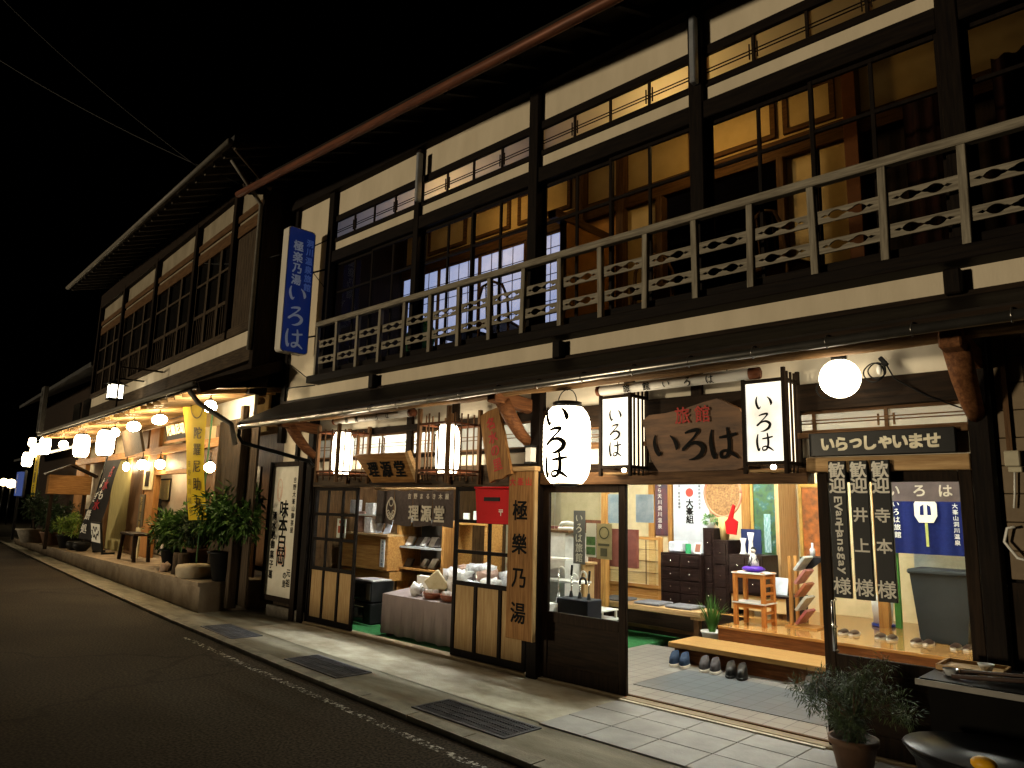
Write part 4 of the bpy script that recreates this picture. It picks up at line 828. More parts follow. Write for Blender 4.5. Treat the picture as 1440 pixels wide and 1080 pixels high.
# right half of the shop room
tag(MB().box(-3.5, -1.5, 2.38, 2.44, .85, 1.32, .004).build("wall_cupboard", mat("maroon_board", (.17, .055, .04), .5)), "dark red backing board behind the glass of the shop window", "board")
for x, z, lab in ((-2.65, 1.20, "clear bag hanging against the dark red board, beside the doorway frame"), (-2.38, 1.20, "clear bag hanging against the dark red board, middle of the shop window"), (-2.12, 1.18, "clear bag hanging against the dark red board, beside the red letterbox")):
    o = MB().ball((x, 1.55, z), .1, 12, .5, (1, .4, 1.1)); tag(o.build("hanging_bag", CL), lab, "bag", "clear bags hung in the shop window"); tag(MB().tube([(x, 1.55, z + .09), (x, 1.55, 2.71)], .002, 5).build("hanging_string", PAPER), lab.replace("clear bag hanging against", "thin string holding the clear bag against"), "string", "strings of the clear bags")
tag(MB().box(-2.75, -1.6, 1.5, 1.72, .92, .945).build("shop_shelf", W('light', 'x')), "pale wooden shelf board behind the shop window below the clear bags", "shelf"); 
for x in (-2.7, -1.65): tag(MB().box(x - .02, x + .02, 1.5, 1.7, 0, .918).build("shelf_post", W('light')), "pale post under the shelf behind the shop window, %s" % ("next to the doorway" if x < -2 else "next to the tall board"), "post")
tag(MB().lathe([(.085, 0), (.10, .02), (.1, .06), (.02, .10), (.02, .11)], (-1.78, 1.6, .947), 16).build("glass_jar", CL), "pale glass jar on the shelf behind the shop window", "jar")
# counter seen through the closed entrance door
l = thing("white_counter", "white shop counter with brown top seen through the closed entrance door", "counter", (-1.9, 1.4, 0)); MB().box(-2.25, -1.68, 1.22, 1.65, 0, 1.28, .004).build("body", mat("white_board", (.62, .61, .58), .5), l); MB().box(-2.27, -1.62, 1.20, 1.67, 1.282, 1.31, .004).build("top", W('brown', 'x'), l); MB().box(-2.2, -1.50, 1.02, 1.218, .99, 1.01).box(-2.2, -1.30, .98, 1.218, .76, .78).build("ledge", WHITEP, l)
l = thing("desk_telephone", "white desk telephone on the white shop counter", "telephone", (-1.74, 1.4, 1.31)); MB().box(-1.87, -1.65, 1.30, 1.5, 1.311, 1.345, .01).build("base", WHITEP, l); MB().tube([(-1.87, 1.36, 1.355), (-1.85, 1.36, 1.385), (-1.76, 1.36, 1.395), (-1.67, 1.36, 1.385), (-1.65, 1.36, 1.355)], .02, 8).build("handset", WHITEP, l)
tag(MB().box(-2.36, -1.98, 2.3, 2.33, .36, 1.42).build("dark_cupboard", W('red')), "dark reddish cupboard behind the white counter", "cupboard")
for x, z0, z1, lab in ((-1.46, 1.40, 1.74, "pale blue poster on the wall behind the closed entrance door, beside the counter"), (-1.06, 1.42, 1.74, "pale blue poster above the bamboo screen behind the closed entrance door")):
    tag(MB().box(x - .12, x + .12, 1.9, 1.905, z0, z1).build("poster", mat("pale_blue_poster", (.44, .52, .58), .5, 0, (.24, .34, .42), 5.)), lab, "poster", "pale blue posters inside")
tag(MB().box(-.60, -.465, .03, .034, 1.06, 1.54).build("notice_strip", mat("grey_strip", (.16, .16, .17), .5)), "long grey notice strip on the closed door glass", "notice")
l = thing("notice_sheet", "beige notice sheet with a round emblem on the closed door glass", "notice", (-.36, .03, 1.05)); MB().box(-.33, -.165, .028, .032, 1.12, 1.43).build("sheet", mat("beige_sheet", (.50, .42, .24), .7), l); q = MB(); ring(q, -.247, 1.35, .055, .055, .010, .024); q.box(-.31, -.19, .022, .0265, 1.235, 1.255); q.box(-.285, -.215, .022, .0265, 1.145, 1.215); q.build("emblem", mat("dark_print", (.10, .10, .06), .6), l)
l = thing("notice_sheet", "green photo notice between the grey strip and the beige sheet", "notice", (-.56, .03, 1.10)); MB().box(-.452, -.34, .030, .034, 1.13, 1.43).build("sheet", PAPER, l); MB().box(-.446, -.346, .025, .029, 1.15, 1.22).box(-.446, -.346, .025, .029, 1.235, 1.31).build("photo", mat("green_photo", (.10, .22, .06), .5, 0, (.03, .09, .02), 20.), l)
letters("いろは旅館", (-.53, .03, 1.47), X_, Z_, .085, PAPER, l, True, .088, .01, .004, name="strip_lettering")
# umbrella stand and umbrellas
l = thing("umbrella_stand", "dark box umbrella stand packed behind the closed entrance door", "umbrella stand", (-1.06, .70, .0)); MB().box(-1.26, -.86, .58, .82, .012, .66, .008).build("box", mat("navy_black_box", (.015, .017, .025), .6), l)
for k, (x, y, mm, lab) in enumerate(((-1.36, .95, 'w', "white handled clear umbrella at the left of the dark stand"), (-1.22, .92, 'w', "clear umbrella with white crook directly behind the dark stand"), (-1.18, .72, 'b', "black umbrella with straight grip in the dark stand"), (-1.05, .70, 'b', "black umbrella with large black crook in the dark stand"), (-.92, .68, 'b', "black umbrella with slim grip at the right of the dark stand"), (-1.40, .78, 'w', "clear umbrella leaning beside the door post"))):
    l = thing("umbrella", lab, "umbrella", (x, y, .02), "umbrellas by the entrance door"); hm = BLACKP if mm == 'b' else WHITEP; top = .80 + .04 * (k % 3)
    MB().lathe([(.006, 0), (.02, .05), (.045, .30), (.035, .50), (.012, .62)], (x, y, .10 if mm == 'b' else .06), 10).build("canopy", BLACKP if mm == 'b' else CL, l); MB().tube([(x, y, .6), (x, y, top)], .006, 6).build("shaft", CHROME, l)
    if k in (2, 4): MB().tube([(x, y, top), (x + .01, y, top + .10)], .012, 8).build("handle", hm, l)
    else: MB().tube([(x, y, top)] + [(x + .04 - .04 * math.cos(math.pi * i / 8), y, top + .02 + .045 * math.sin(math.pi * i / 8)) for i in range(10)], .011, 8).build("handle", hm, l)
tag(MB().box(-1.22, -1.0, .95, 1.3, .40, .425).box(-1.22, -1.0, .95, 1.3, .50, .515).box(-1.21, -1.19, .96, .98, .012, .40).box(-1.03, -1.01, .96, .98, .012, .40).box(-1.21, -1.19, 1.27, 1.29, .012, .40).box(-1.03, -1.01, 1.27, 1.29, .012, .40).box(-1.21, -1.19, 1.27, 1.29, .425, .50).box(-1.03, -1.01, 1.27, 1.29, .425, .50).build("pamphlet_rack", WHITEP), "small white rack of printed leaflets behind the closed door beside its stile", "rack")
# bench with cushions, bamboo screen
l = thing("bench", "long pale wooden bench by the raised floor", "bench", (-1.4, 2.65, 0)); MB().box(-2.3, -.66, 2.42, 2.84, .355, .42, .006).build("seat", W('light', 'x'), l)
for x in (-.73, -2.2):
    for y in (2.48, 2.78): MB().box(x - .035, x + .035, y - .035, y + .035, .01, .354, .004).build("leg", W('brown'), l)
MB().box(-2.16, -.77, 2.62, 2.64, .12, .16).build("stretcher", W('brown', 'x'), l); MB().box(-.80, -.66, 2.44, 2.82, .325, .354).build("apron", W('light', 'y'), l)
CU = mat("grey_cushion_cloth", (.17, .17, .18), .9, 0, (.12, .12, .13), 30.)
for x, lab in ((-1.42, "flat dark grey seat cushion on the bench before the bamboo screen"), (-.98, "flat dark grey seat cushion at the end of the bench before the dark chest"), (-1.95, "flat dark grey seat cushion on the bench behind the closed door")): tag(MB().box(x - .18, x + .18, 2.46, 2.80, .422, .452, .012).build("seat_cushion", CU), lab, "cushion", "seat cushions on the bench")
l = thing("bamboo_screen", "honey wood standing screen of split bamboo blinds behind the bench", "screen", (-1.9, 3.05, .355)); WHx, WHz = W('honey', 'x'), W('honey')
for x in (-2.42, -1.58): MB().box(x - .025, x + .025, 3.03, 3.08, .40, 1.22, .004).build("post", WHz, l); MB().box(x - .03, x + .03, 2.87, 3.24, .356, .40, .006).build("foot", W('honey', 'y'), l)
for z in (1.195, .58, .44): MB().box(-2.394, -1.606, 3.035, 3.075, z - .02, z + .02).build("rail", WHx, l)
q = MB()
for k in range(58): z = .61 + k * .0097; q.box(-2.39, -1.61, 3.05, 3.058, z, z + .0068)
q.build("bamboo_blind", mat("split_bamboo", (.62, .44, .18), .5, 0, (.42, .28, .1), 4., (1, 30, 30)), l); q = MB()
for x in (-2.2, -1.8): q.box(x - .006, x + .006, 3.044, 3.049, .60, 1.17)
for k in range(3): z = .75 + k * .15; q.box(-2.39, -1.61, 3.042, 3.049, z - .003, z + .003)
q.build("binding", W('brown'), l); MB().box(-2.39, -1.61, 3.05, 3.06, .46, .56).build("lower_panel", WHx, l)
# back room wall: posts, doors, posters
BW = 4.15
tag(MB().box(-4.2, 2.86, BW, BW + .06, .356, 2.71).build("back_partition", mat("cream_partition", (.70, .58, .34), .8, 0, (.60, .49, .28))), "cream partition wall at the back of the entrance hall", "wall")
for x, w_, lab in ((-2.40, .05, "slim honey post left of the dark poster on the back wall"), (-1.93, .03, "slim honey post right of the dark poster on the back wall") if False else (-2.08, .035, "slim honey post between the dark poster and the white scroll"), (-.90, .06, "honey post left of the framed green waterfall picture"), (-.30, .07, "pale broad post right of the framed green waterfall picture")):
    tag(MB().box(x - w_, x + w_, BW - .05, BW - .002, .358, 2.70, .004).build("wall_post", W('honey')), lab, "post", None)
l = thing("hanging_scroll", "white hanging scroll with a red sun and bold characters on the back wall", "scroll", (-1.2, BW - .04, 1.1)); y = BW - .03
MB().box(-2.03, -1.45, y, y + .006, .98, 2.05).build("sheet", mat("scroll_paper", (.68, .72, .76), .7, 0, (.60, .64, .68)), l); MB().lathe([(0, 0), (.07, 0)], (0, 0, 0), 20) ; q = MB(); ring(q, -1.76, 1.83, .062, .062, .0619, y - .002); q.build("red_sun", mat("coral_red", (.72, .10, .07), .7), l)
letters("大峯組", (-1.76, y, 1.68), X_, Z_, .125, INK, l, True, .115, .03, .002); letters("奉祈願家内安全", (-1.60, y, 1.92), X_, Z_, .042, INK, l, True, .05, .01, .002); letters("洞川龍泉寺護摩", (-1.93, y, 1.92), X_, Z_, .042, INK, l, True, .05, .01, .002)
l = thing("dark_poster", "dark poster with pale lettering between two honey posts on the back wall", "poster", (-1.9, BW - .03, 1.2)); MB().box(-2.34, -2.12, y, y + .006, 1.20, 2.05).build("sheet", mat("dark_poster_print", (.05, .05, .07), .5, 0, (.16, .05, .05), 5.), l); letters("なら天川洞川温泉", (-2.26, y, 1.95), X_, Z_, .075, WHITEINK, l, True, .088, .012, .002)
l = thing("waterfall_picture", "tall framed picture of a green forest waterfall on the back wall", "picture", (-.45, BW - .04, .95)); q = MB(); q.box(-.83, -.79, y - .02, y + .02, .9, 2.05); q.box(-.43, -.38, y - .02, y + .02, .9, 2.05); q.box(-.79, -.43, y - .02, y + .02, 2.0, 2.05); q.build("frame", mat("yellow_wood", (.58, .36, .09), .4), l)
m, t, b = newmat("forest_waterfall_print"); N, L = t.nodes, t.links; tc = N.new("ShaderNodeTexCoord"); nz = N.new("ShaderNodeTexNoise"); nz.inputs["Scale"].default_value = 9; nz.inputs["Detail"].default_value = 9; rp = N.new("ShaderNodeValToRGB"); e = rp.color_ramp.elements; e[0].position = .32; e[0].color = (.012, .05, .04, 1); e[1].position = .68; e[1].color = (.26, .40, .30, 1); n2 = e.new(.48); n2.color = (.05, .13, .03, 1); n3 = e.new(.58); n3.color = (.03, .12, .11, 1)
L.new(tc.outputs["Object"], nz.inputs[0]); L.new(nz.outputs[0], rp.inputs[0]); L.new(rp.outputs[0], b.inputs[0]); MB().box(-.79, -.43, y, y + .006, 1.02, 2.0).build("print", m, l); MB().box(-.65, -.56, y - .006, y - .002, 1.05, 1.55).build("white_water", mat("white_water_print", (.55, .72, .74), .5, 0, (.10, .3, .3), 12., (4, 1, 1)), l)
tag(MB().box(-.24, -.19, BW - .60, BW - .08, .36, 2.05).build("board_partition", W('light')), "pale boarded screen wall right of the waterfall picture", "partition")
l = thing("autumn_poster", "framed autumn leaf poster on the back wall behind the magazine stand", "poster", (.75, BW - .04, 1.0)); q = MB(); q.box(-.17, -.13, y - .02, y + .02, .95, 2.05); q.box(.17, .23, y - .02, y + .02, .95, 2.05); q.box(-.13, .17, y - .02, y + .02, 1.9, 1.95); q.build("frame", mat("yellow_wood", (.58, .36, .09), .4), l); MB().box(-.13, .17, y, y + .006, .98, 1.90).build("print", mat("autumn_print", (.50, .16, .04), .6, 0, (.16, .07, .03), 10.), l)
# chests
def chest(name, lab, x0, x1, y0, y1, z0, z1, rows, cols):
    l = thing(name, lab, "chest", ((x0 + x1) / 2, (y0 + y1) / 2, z0), None); MB().box(x0, x1, y0 + .02, y1, z0, z1, .005).build("carcass", W('tansu', 'x'), l)
    for i in range(rows):
        for j in range(cols):
            a = x0 + .02 + (x1 - x0 - .04) * j / cols; b_ = x0 + .02 + (x1 - x0 - .04) * (j + 1) / cols; c = z0 + .02 + (z1 - z0 - .04) * i / rows; d = z0 + .02 + (z1 - z0 - .04) * (i + 1) / rows
            o = MB().box(a + .006, b_ - .006, y0 + .008, y0 + .02, c + .006, d - .006, .003).build("drawer", W('tansu', 'x'), l); MB().ball(((a + b_) / 2, y0 + .002, (c + d) / 2), .010, 8).build("knob", CHROME, o)
    return l
chest("drawer_chest", "low dark lacquered chest of drawers behind the bench", -1.56, -.98, 3.0, 3.4, .356, 1.03, 4, 2)
chest("step_chest", "tall dark step chest, highest section beside the white scroll", -.99, -.84, 3.08, 3.5, .356, 1.36, 3, 1); chest("step_chest", "middle section of the dark step chest below the woven fan", -.835, -.64, 3.05, 3.5, .356, 1.22, 3, 1); chest("step_chest", "lower section of the dark step chest beneath the navy cloth", -.635, -.20, 3.05, 3.5, .60, 1.06, 2, 2)
l = thing("low_cabinet", "low cabinet with pale panels and dark frame at the back of the hall", "cabinet", (-.25, 3.2, .355)); MB().box(-.63, .12, 3.1, 3.5, .42, .595, .004).build("body", CREAM, l); MB().box(-.64, .14, 3.08, 3.52, .596, .62).box(.06, .14, 3.08, 3.5, .356, .595).build("frame", W('tansu', 'x'), l)
# ornaments on the chests
tag(MB().box(-1.50, -1.30, 3.1, 3.3, 1.032, 1.17, .02).build("white_printer", mat("bluish_white_plastic", (.66, .70, .76), .4)), "bluish white card box on the low dark chest", "box"); tag(MB().box(-1.24, -1.17, 3.1, 3.12, 1.032, 1.15).build("green_card", mat("green_card", (.05, .35, .14), .5)), "small green card on the low dark chest", "card"); 
l = thing("photo_frame", "small framed photograph standing at the end of the low dark chest", "photo frame", (-1.07, 3.12, 1.032)); M_ = Matrix.Translation((-1.08, 3.12, 1.034)) @ Matrix.Rotation(R(-14), 4, 'X'); MB().box(-.05, .05, -.006, .006, 0, .14, .002, M_).build("border", WHITEP, l); MB().box(-.035, .035, -.009, -.0065, .02, .12, 0, M_).build("picture", mat("brown_photo", (.28, .10, .06), .4), l)
l = thing("woven_fan", "large round woven bamboo winnowing basket hung above the dark chests", "basket", (-.77, 3.25, 1.45)); q = MB()
n = 30; vs = [(-.77, 3.26, 1.82)] + [(-.77 + .25 * math.cos(2 * math.pi * i / n), 3.22, 1.80 + (.30 if math.sin(2 * math.pi * i / n) < 0 else .25) * math.sin(2 * math.pi * i / n)) for i in range(n)]; q._add(vs, [(0, 1 + i, 1 + (i + 1) % n) for i in range(n)])
q.build("weave", mat("woven_straw", (.26, .15, .06), .8, 0, (.12, .06, .025), 40., (1, 1, 1), .5), l); MB().tube([(-.77 + .25 * math.cos(2 * math.pi * i / n), 3.22, 1.80 + (.30 if math.sin(2 * math.pi * i / n) < 0 else .25) * math.sin(2 * math.pi * i / n)) for i in range(n + 1)], .016, 8).build("rim", mat("pink_brown_rim", (.48, .20, .12), .6), l)
tag(MB().tube([(-.74, 3.2, 1.22), (-.75, 3.2, 1.50)], [.05, .07], 10).build("straw_vase", mat("straw", (.55, .40, .16), .8, 0, (.4, .28, .1), 8., (8, 8, 1))), "straw coloured vase standing on the dark step chest below the basket", "vase")
tag(MB().prism([(-.06, 0), (.06, -.01), (.085, .15), (.02, .19), (.05, .34), (.03, .36), (-.04, .18), (-.08, .14)], (-.60, 3.12, 1.30), X_, Z_, .03).build("red_pouch", RED), "red lucky pouch hanging in front of the woven basket", "pouch")
q = MB(); q.foliage((-.93, 3.2, 1.46), (.10, .08, .06), 160, .05, .03); tag(q.build("potted_succulent", mat("pale_leaf", (.22, .40, .14), .5, 0, (.08, .2, .05), 12.)), "small leafy green plant on top of the tallest dark chest", "plant"); tag(MB().lathe([(.04, 0), (.06, .07), (.055, .07)], (-.93, 3.2, 1.362), 14).build("small_pot", WHITEP), "small white pot on top of the tallest dark chest", "pot")
tag(MB().box(-.60, -.34, 3.35, 3.36, 1.065, 1.36).build("navy_cloth", mat("navy_cloth", (.02, .03, .10), .9)), "navy cloth standing behind the white ornaments on the step chest", "cloth")
for x, h, lab in ((-.50, .19, "curled white ornament on the step chest before the navy cloth"), (-.40, .26, "tall white ornament on the step chest before the navy cloth")): tag(MB().lathe([(.05, 0), (.03, .03), (.022, h * .6), (.04, h), (0, h)], (x, 3.2, 1.062), 12).build("white_ornament", WHITEP), lab, "ornament")
# wooden slatted stand with a dressed doll
l = thing("slatted_stand", "orange brown slatted wooden stand on the raised floor beside the plant", "stand", (-.1, 2.45, .355)); OR = wood("orange_pine", (.52, .21, .05), (.36, .13, .03), 'z', .45); OX = wood("orange_pine", (.52, .21, .05), (.36, .13, .03), 'x', .45)
SX, SY = (-.20, .12), (2.38, 2.62)
for x in SX:
    for y in SY: MB().box(x - .022, x + .022, y - .022, y + .022, .356, .92, .003).build("leg", OR, l)
for z in (.56, .875):
    MB().box(SX[0] - .03, SX[1] + .03, SY[0] - .03, SY[1] + .03, z + .026, z + .04).build("shelf_cloth", WHITEP, l); MB().box(SX[0] + .022, SX[1] - .022, SY[0] - .015, SY[0] + .015, z - .02, z + .025).box(SX[0] + .022, SX[1] - .022, SY[1] - .015, SY[1] + .015, z - .02, z + .025).build("rail", OX, l)
for k in range(6): MB().box(SX[1] - .012, SX[1] + .012, SY[0] + .022, SY[1] - .022, .40 + k * .085 + (.03 if k > 1 else 0), .425 + k * .085 + (.03 if k > 1 else 0)).build("slat", OX, l)
l = thing("doll_figure", "small doll in white and dark clothes on a purple cushion on the slatted stand", "doll", (-.04, 2.5, .916)); MB().ball((-.04, 2.5, .95), .13, 16, 0, (1.0, .8, .27)).build("cushion", mat("purple_satin", (.07, .02, .32), .35), l); MB().lathe([(.06, 0), (.05, .06), (.03, .12), (.012, .14), (0, .14)], (-.04, 2.5, .98), 14).build("robe", mat("white_robe", (.7, .68, .66), .7, 0, (.02, .02, .03), 5., (5, 1, 1), contrast=(.45, .5)), l); MB().ball((-.04, 2.5, 1.145), .03, 12).build("head", mat("pale_face", (.75, .66, .58), .5), l); MB().ball((-.04, 2.508, 1.157), .031, 12).build("hair", BLACKP, l)
# potted plant by the step
l = thing("potted_grass_plant", "white pot with long strap leaves standing beside the step", "plant", (-.48, 2.45, .0)); px, py = -.505, 2.40
MB().lathe([(.085, .0), (.115, .21), (.125, .215), (.125, .235), (.11, .235), (.10, .20)], (px, py, .01), 20).build("pot", WHITEP, l); q = MB()
for k in range(75):
    a = random.uniform(0, 6.28); ln = random.uniform(.25, .46); tilt = random.uniform(.05, .75); pts = []
    for j in range(5): t_ = j / 4; rr_ = ln * tilt * t_ ** 1.4 * .75; pts.append(Vector((px + rr_ * math.cos(a) + .03 * math.cos(a), py + rr_ * math.sin(a) * .8 + .03 * math.sin(a), .22 + ln * t_ * (1 - .42 * tilt * t_ * t_))))
    sd = Vector((-math.sin(a), math.cos(a), 0)) * .008; vs = []
    for j, p in enumerate(pts): ww = 1 - (j / 4) ** 2 * .9; vs += [p + sd * ww, p - sd * ww]
    q._add(vs, [(2 * j, 2 * j + 1, 2 * j + 3, 2 * j + 2) for j in range(4)])
q.build("leaves", mat("strap_leaf", (.07, .19, .035), .4, 0, (.03, .09, .015), 8.), l)
l = thing("book_stand", "white lettered card leaning on the low cabinet behind the slatted stand", "card", (.02, 3.05, .62)); M_ = Matrix.Translation((-.06, 3.2, .622)) @ Matrix.Rotation(R(-16), 4, 'X'); MB().box(-.10, .09, -.008, .008, 0, .20, .003, M_).build("sheet", mat("blue_white_sheet", (.64, .70, .76), .5), l); MB().box(.091, .115, -.012, .012, 0, .205, 0, M_).build("edge", BLACKP, l)
# magazine stand and side table
l = thing("magazine_stand", "wooden magazine stand with slanted pink and white brochures on the raised floor", "magazine stand", (.45, 2.75, .355)); MB().box(.26, .29, 2.7, 2.74, .37, 1.10).box(.26, .29, 2.86, 2.90, .37, 1.10).build("post", W('honey'), l); MB().box(.22, .56, 2.66, 2.94, .356, .372).build("base", W('honey', 'x'), l)
for k, cc in enumerate(((.40, .13, .13), (.52, .55, .50), (.42, .14, .07), (.50, .22, .20), (.55, .60, .58))):
    M_ = Matrix.Translation((.37, 2.8, .44 + k * .14)) @ Matrix.Rotation(R(38), 4, 'Y'); MB().box(-.015, .015, -.12, .12, -.06, .13, .003, M_).build("brochure", mat("brochure%d" % k, cc, .35, 0, tuple(x * .6 for x in cc), 14.), l)
l = thing("side_table", "tall honey side table under a black cloth on the raised floor", "table", (.68, 3.05, .355)); MB().box(.34, .74, 2.92, 3.28, 1.075, 1.09).build("top", BLACKP, l); MB().prism([(-.02, .0), (.44, 0), (.44, -.20), (.40, -.06), (.2, -.05), (.06, -.16), (-.02, -.04)], (.33, 2.92, 1.09), X_, Z_, .004).build("cloth", mat("black_cloth", (.012, .012, .014), .9), l)
MB().box(.46, .58, 3.02, 3.14, .356, 1.07).build("column", W('honey'), l)
tag(MB().lathe([(.028, 0), (.03, .08), (.012, .10), (.012, .15), (0, .15)], (.40, 3.05, 1.092), 12).build("small_bottle", CL), "small clear bottle on the black clothed side table", "bottle"); tag(MB().box(.53, .63, 3.0, 3.1, 1.092, 1.32, .01).build("dispenser", mat("grey_dispenser", (.28, .27, .25), .3)), "grey dispenser box on the black clothed side table", "dispenser"); tag(MB().lathe([(.03, 0), (.05, .03), (.05, .06), (.035, .09), (0, .10)], (.58, 3.05, 1.322), 12).build("white_bowl", WHITEP), "small white bowl upside down on the grey dispenser box", "bowl")
l = thing("waste_basket", "white waste basket on a blue base at the back right of the hall", "basket", (.93, 3.6, .355)); MB().lathe([(.09, .03), (.11, .32), (.115, .32), (.095, .035)], (.93, 3.6, .357), 18).build("bin", WHITEP, l); MB().lathe([(.12, 0), (.12, .028), (.09, .03)], (.93, 3.6, .357), 18).build("base", mat("blue_plastic", (.03, .05, .3), .4), l)
# right part behind the glazed door
l = thing("navy_noren", "navy blue doorway curtain with a white fan emblem behind the glazed door", "curtain", (1.35, 3.6, 1.15)); NV = mat("navy_dye_cloth", (.008, .014, .088), .9, 0, (.006, .010, .07), 30.)
t = MB(); n = 40; vs = []
for i in range(n + 1):
    x = .98 + .92 * i / n; yq = 3.5 + .015 * math.sin(i * .8); vs += [(x, yq, 1.94), (x, yq, 1.55), (x, yq, 1.165)]
t._add(vs, [(3 * i + j, 3 * i + 3 + j, 3 * i + 4 + j, 3 * i + 1 + j) for i in range(n) for j in range(2)], True); t.build("cloth", NV, l)
q = MB(); q.prism([(-.11, .0), (-.07, -.07), (.07, -.07), (.11, 0), (.11, .13), (.07, .19), (-.07, .19), (-.11, .13)], (1.46, 3.478, 1.57), X_, Z_, .003); letters("いろは旅館", (1.17, 3.482, 1.69), X_, Z_, .07, WHITEINK, l, True, .082, .012, .003, mb=q); letters("大峯山洞川温泉", (1.74, 3.482, 1.68), X_, Z_, .055, WHITEINK, l, True, .063, .01, .003, mb=q); q.build("emblem", WHITEINK, l)
MB().prism([(-.055, 0), (-.018, 0), (-.018, .11), (-.05, .09)], (1.46, 3.472, 1.58), X_, Z_, .003).prism([(.055, 0), (.018, 0), (.018, .11), (.05, .09)], (1.46, 3.472, 1.58), X_, Z_, .003).build("emblem_slit", NV, l); MB().box(1.447, 1.473, 3.474, 3.478, 1.25, 1.495).build("emblem_handle", mat("yellow_green_dye", (.45, .48, .14), .9), l)
l = thing("brown_noren", "greyish brown lettered valance across the top behind the glazed door", "curtain", (1.6, 2.3, 1.75)); MB().box(1.32, 2.6, 2.30, 2.306, 1.70, 1.93).build("cloth", mat("grey_purple_cloth", (.13, .10, .10), .9), l); letters("いろは庵", (1.50, 2.30, 1.80), X_, Z_, .125, mat("cream_dye", (.62, .56, .45), .9), l, False, .22, -.02, .004)
for x, lab in ((.98, "honey door post left of the navy curtain"), (1.04, "") ,):
    if lab: tag(MB().box(x - .05, x + .05, 3.46, 3.56, .357, 2.70).build("door_post", W('honey')), lab, "post")
tag(MB().box(1.07, 1.13, 3.55, 3.6, .357, 1.16).build("green_strip", mat("green_cloth", (.06, .20, .04), .9)), "green hanging strip beneath the navy curtain", "cloth"); tag(MB().box(1.2, 2.0, 3.9, 4.14, .357, 1.2).build("pale_counter", mat("pale_counter", (.56, .62, .58), .4)), "pale counter glimpsed under the navy curtain", "counter")
l = thing("waste_container", "large dark grey lidded waste container behind the glazed door", "waste bin", (1.66, 2.9, .355)); t = MB(); a, b_ = (1.50, 1.90, 2.85, 3.2), (1.45, 1.98, 2.80, 3.25); vs = [(a[0], a[2], .36), (a[1], a[2], .36), (a[1], a[3], .36), (a[0], a[3], .36), (b_[0], b_[2], 1.0), (b_[1], b_[2], 1.0), (b_[1], b_[3], 1.0), (b_[0], b_[3], 1.0)]; t._add(vs, [(0, 1, 2, 3), (4, 5, 6, 7), (0, 1, 5, 4), (1, 2, 6, 5), (2, 3, 7, 6), (3, 0, 4, 7)]); GB = mat("dark_grey_plastic", (.024, .028, .030), .5, 0, (.019, .022, .024)); t.build("body", GB, l); MB().box(b_[0] - .02, b_[1] + .02, b_[2] - .03, b_[3] + .02, 1.002, 1.05, .02).build("lid", GB, l)
# slippers in a row, shoes at the step
def foot(q, x, y, z, ln, wd, ang, h0=.03, h1=.07, closed=True):
    """sole outline lofted upward into an upper; toe at +length"""
    ca, sa = math.cos(ang), math.sin(ang); n = 18; prof = []
    for i in range(n): a = 2 * math.pi * i / n; u = math.cos(a); v = math.sin(a); prof.append((u * ln / 2, v * wd / 2 * (1.0 + .14 * u - .10 * (u < -.2))))
    lay = [(1.0, 0), (1.03, h0 * .5), (.98, h0)] + ([(.96, h1 * .6), (.72, h1), (.30, h1 * 1.02)] if closed else [])
    vs = []
    for sc, zz in lay:
        for (u, v) in prof:
            lift = 1.0
            if closed and zz > h0: lift = 1.0 - .42 * max(0, (u / (ln / 2) + .1)) ; 
            U = u * (sc if not closed or zz <= h0 else (1 - (1 - sc) * .5)) - (0 if zz <= h0 else (1 - sc) * ln * .12); vs.append((x + U * ca - v * sc * sa, y + U * sa + v * sc * ca, z + (h0 + (zz - h0) * lift if zz > h0 else zz)))
    fs = [(i * n + k, i * n + (k + 1) % n, (i + 1) * n + (k + 1) % n, (i + 1) * n + k) for i in range(len(lay) - 1) for k in range(n)] + [tuple(range(n)), tuple((len(lay) - 1) * n + k for k in range(n))]
    return q._add(vs, fs, True)
SLP = mat("dark_brown_vinyl", (.05, .028, .02), .3); SOL = mat("cream_sole", (.62, .56, .46), .6)
for k, (x, y, lab) in enumerate(((.82, 2.72, "pair of dark slippers nearest the door handle on the polished floor"), (1.17, 2.74, "pair of dark slippers before the guest boards, second from the door handle"), (1.50, 2.72, "pair of dark slippers with a reddish tip in front of the waste container"), (1.84, 2.70, "pair of dark slippers partly behind the door stile at the row's far end"))):
    l = thing("slippers", lab, "slippers", (x, y, .355), "slippers lined up on the floor")
    for dx in (0, .105):
        q = MB(); foot(q, x + dx, y, .356, .25, .088, R(-90), .018, .02, False); s_ = q.build("sole", SOL, l); q = MB(); vs = []
        for i in range(7):
            for j in range(5):
                a = math.pi * i / 6; yy = y - .12 + .135 * j / 4; sc = (.55, .85, 1.0, 1.0, .96)[j]; vs.append((x + dx - .045 * sc * math.cos(a), yy, .374 + .034 * sc * math.sin(a) * (.5 + .12 * j)))
        q._add(vs, [(5 * i + j, 5 * i + j + 1, 5 * i + j + 6, 5 * i + j + 5) for i in range(6) for j in range(4)], True); q.build("strap", SLP, s_)
SHN = mat("navy_trainer_cloth", (.016, .032, .065), .8, 0, (.010, .02, .042), 20.); SHB = mat("black_leather", (.014, .013, .012), .35); SHR = mat("brown_trainer", (.04, .034, .034), .7)
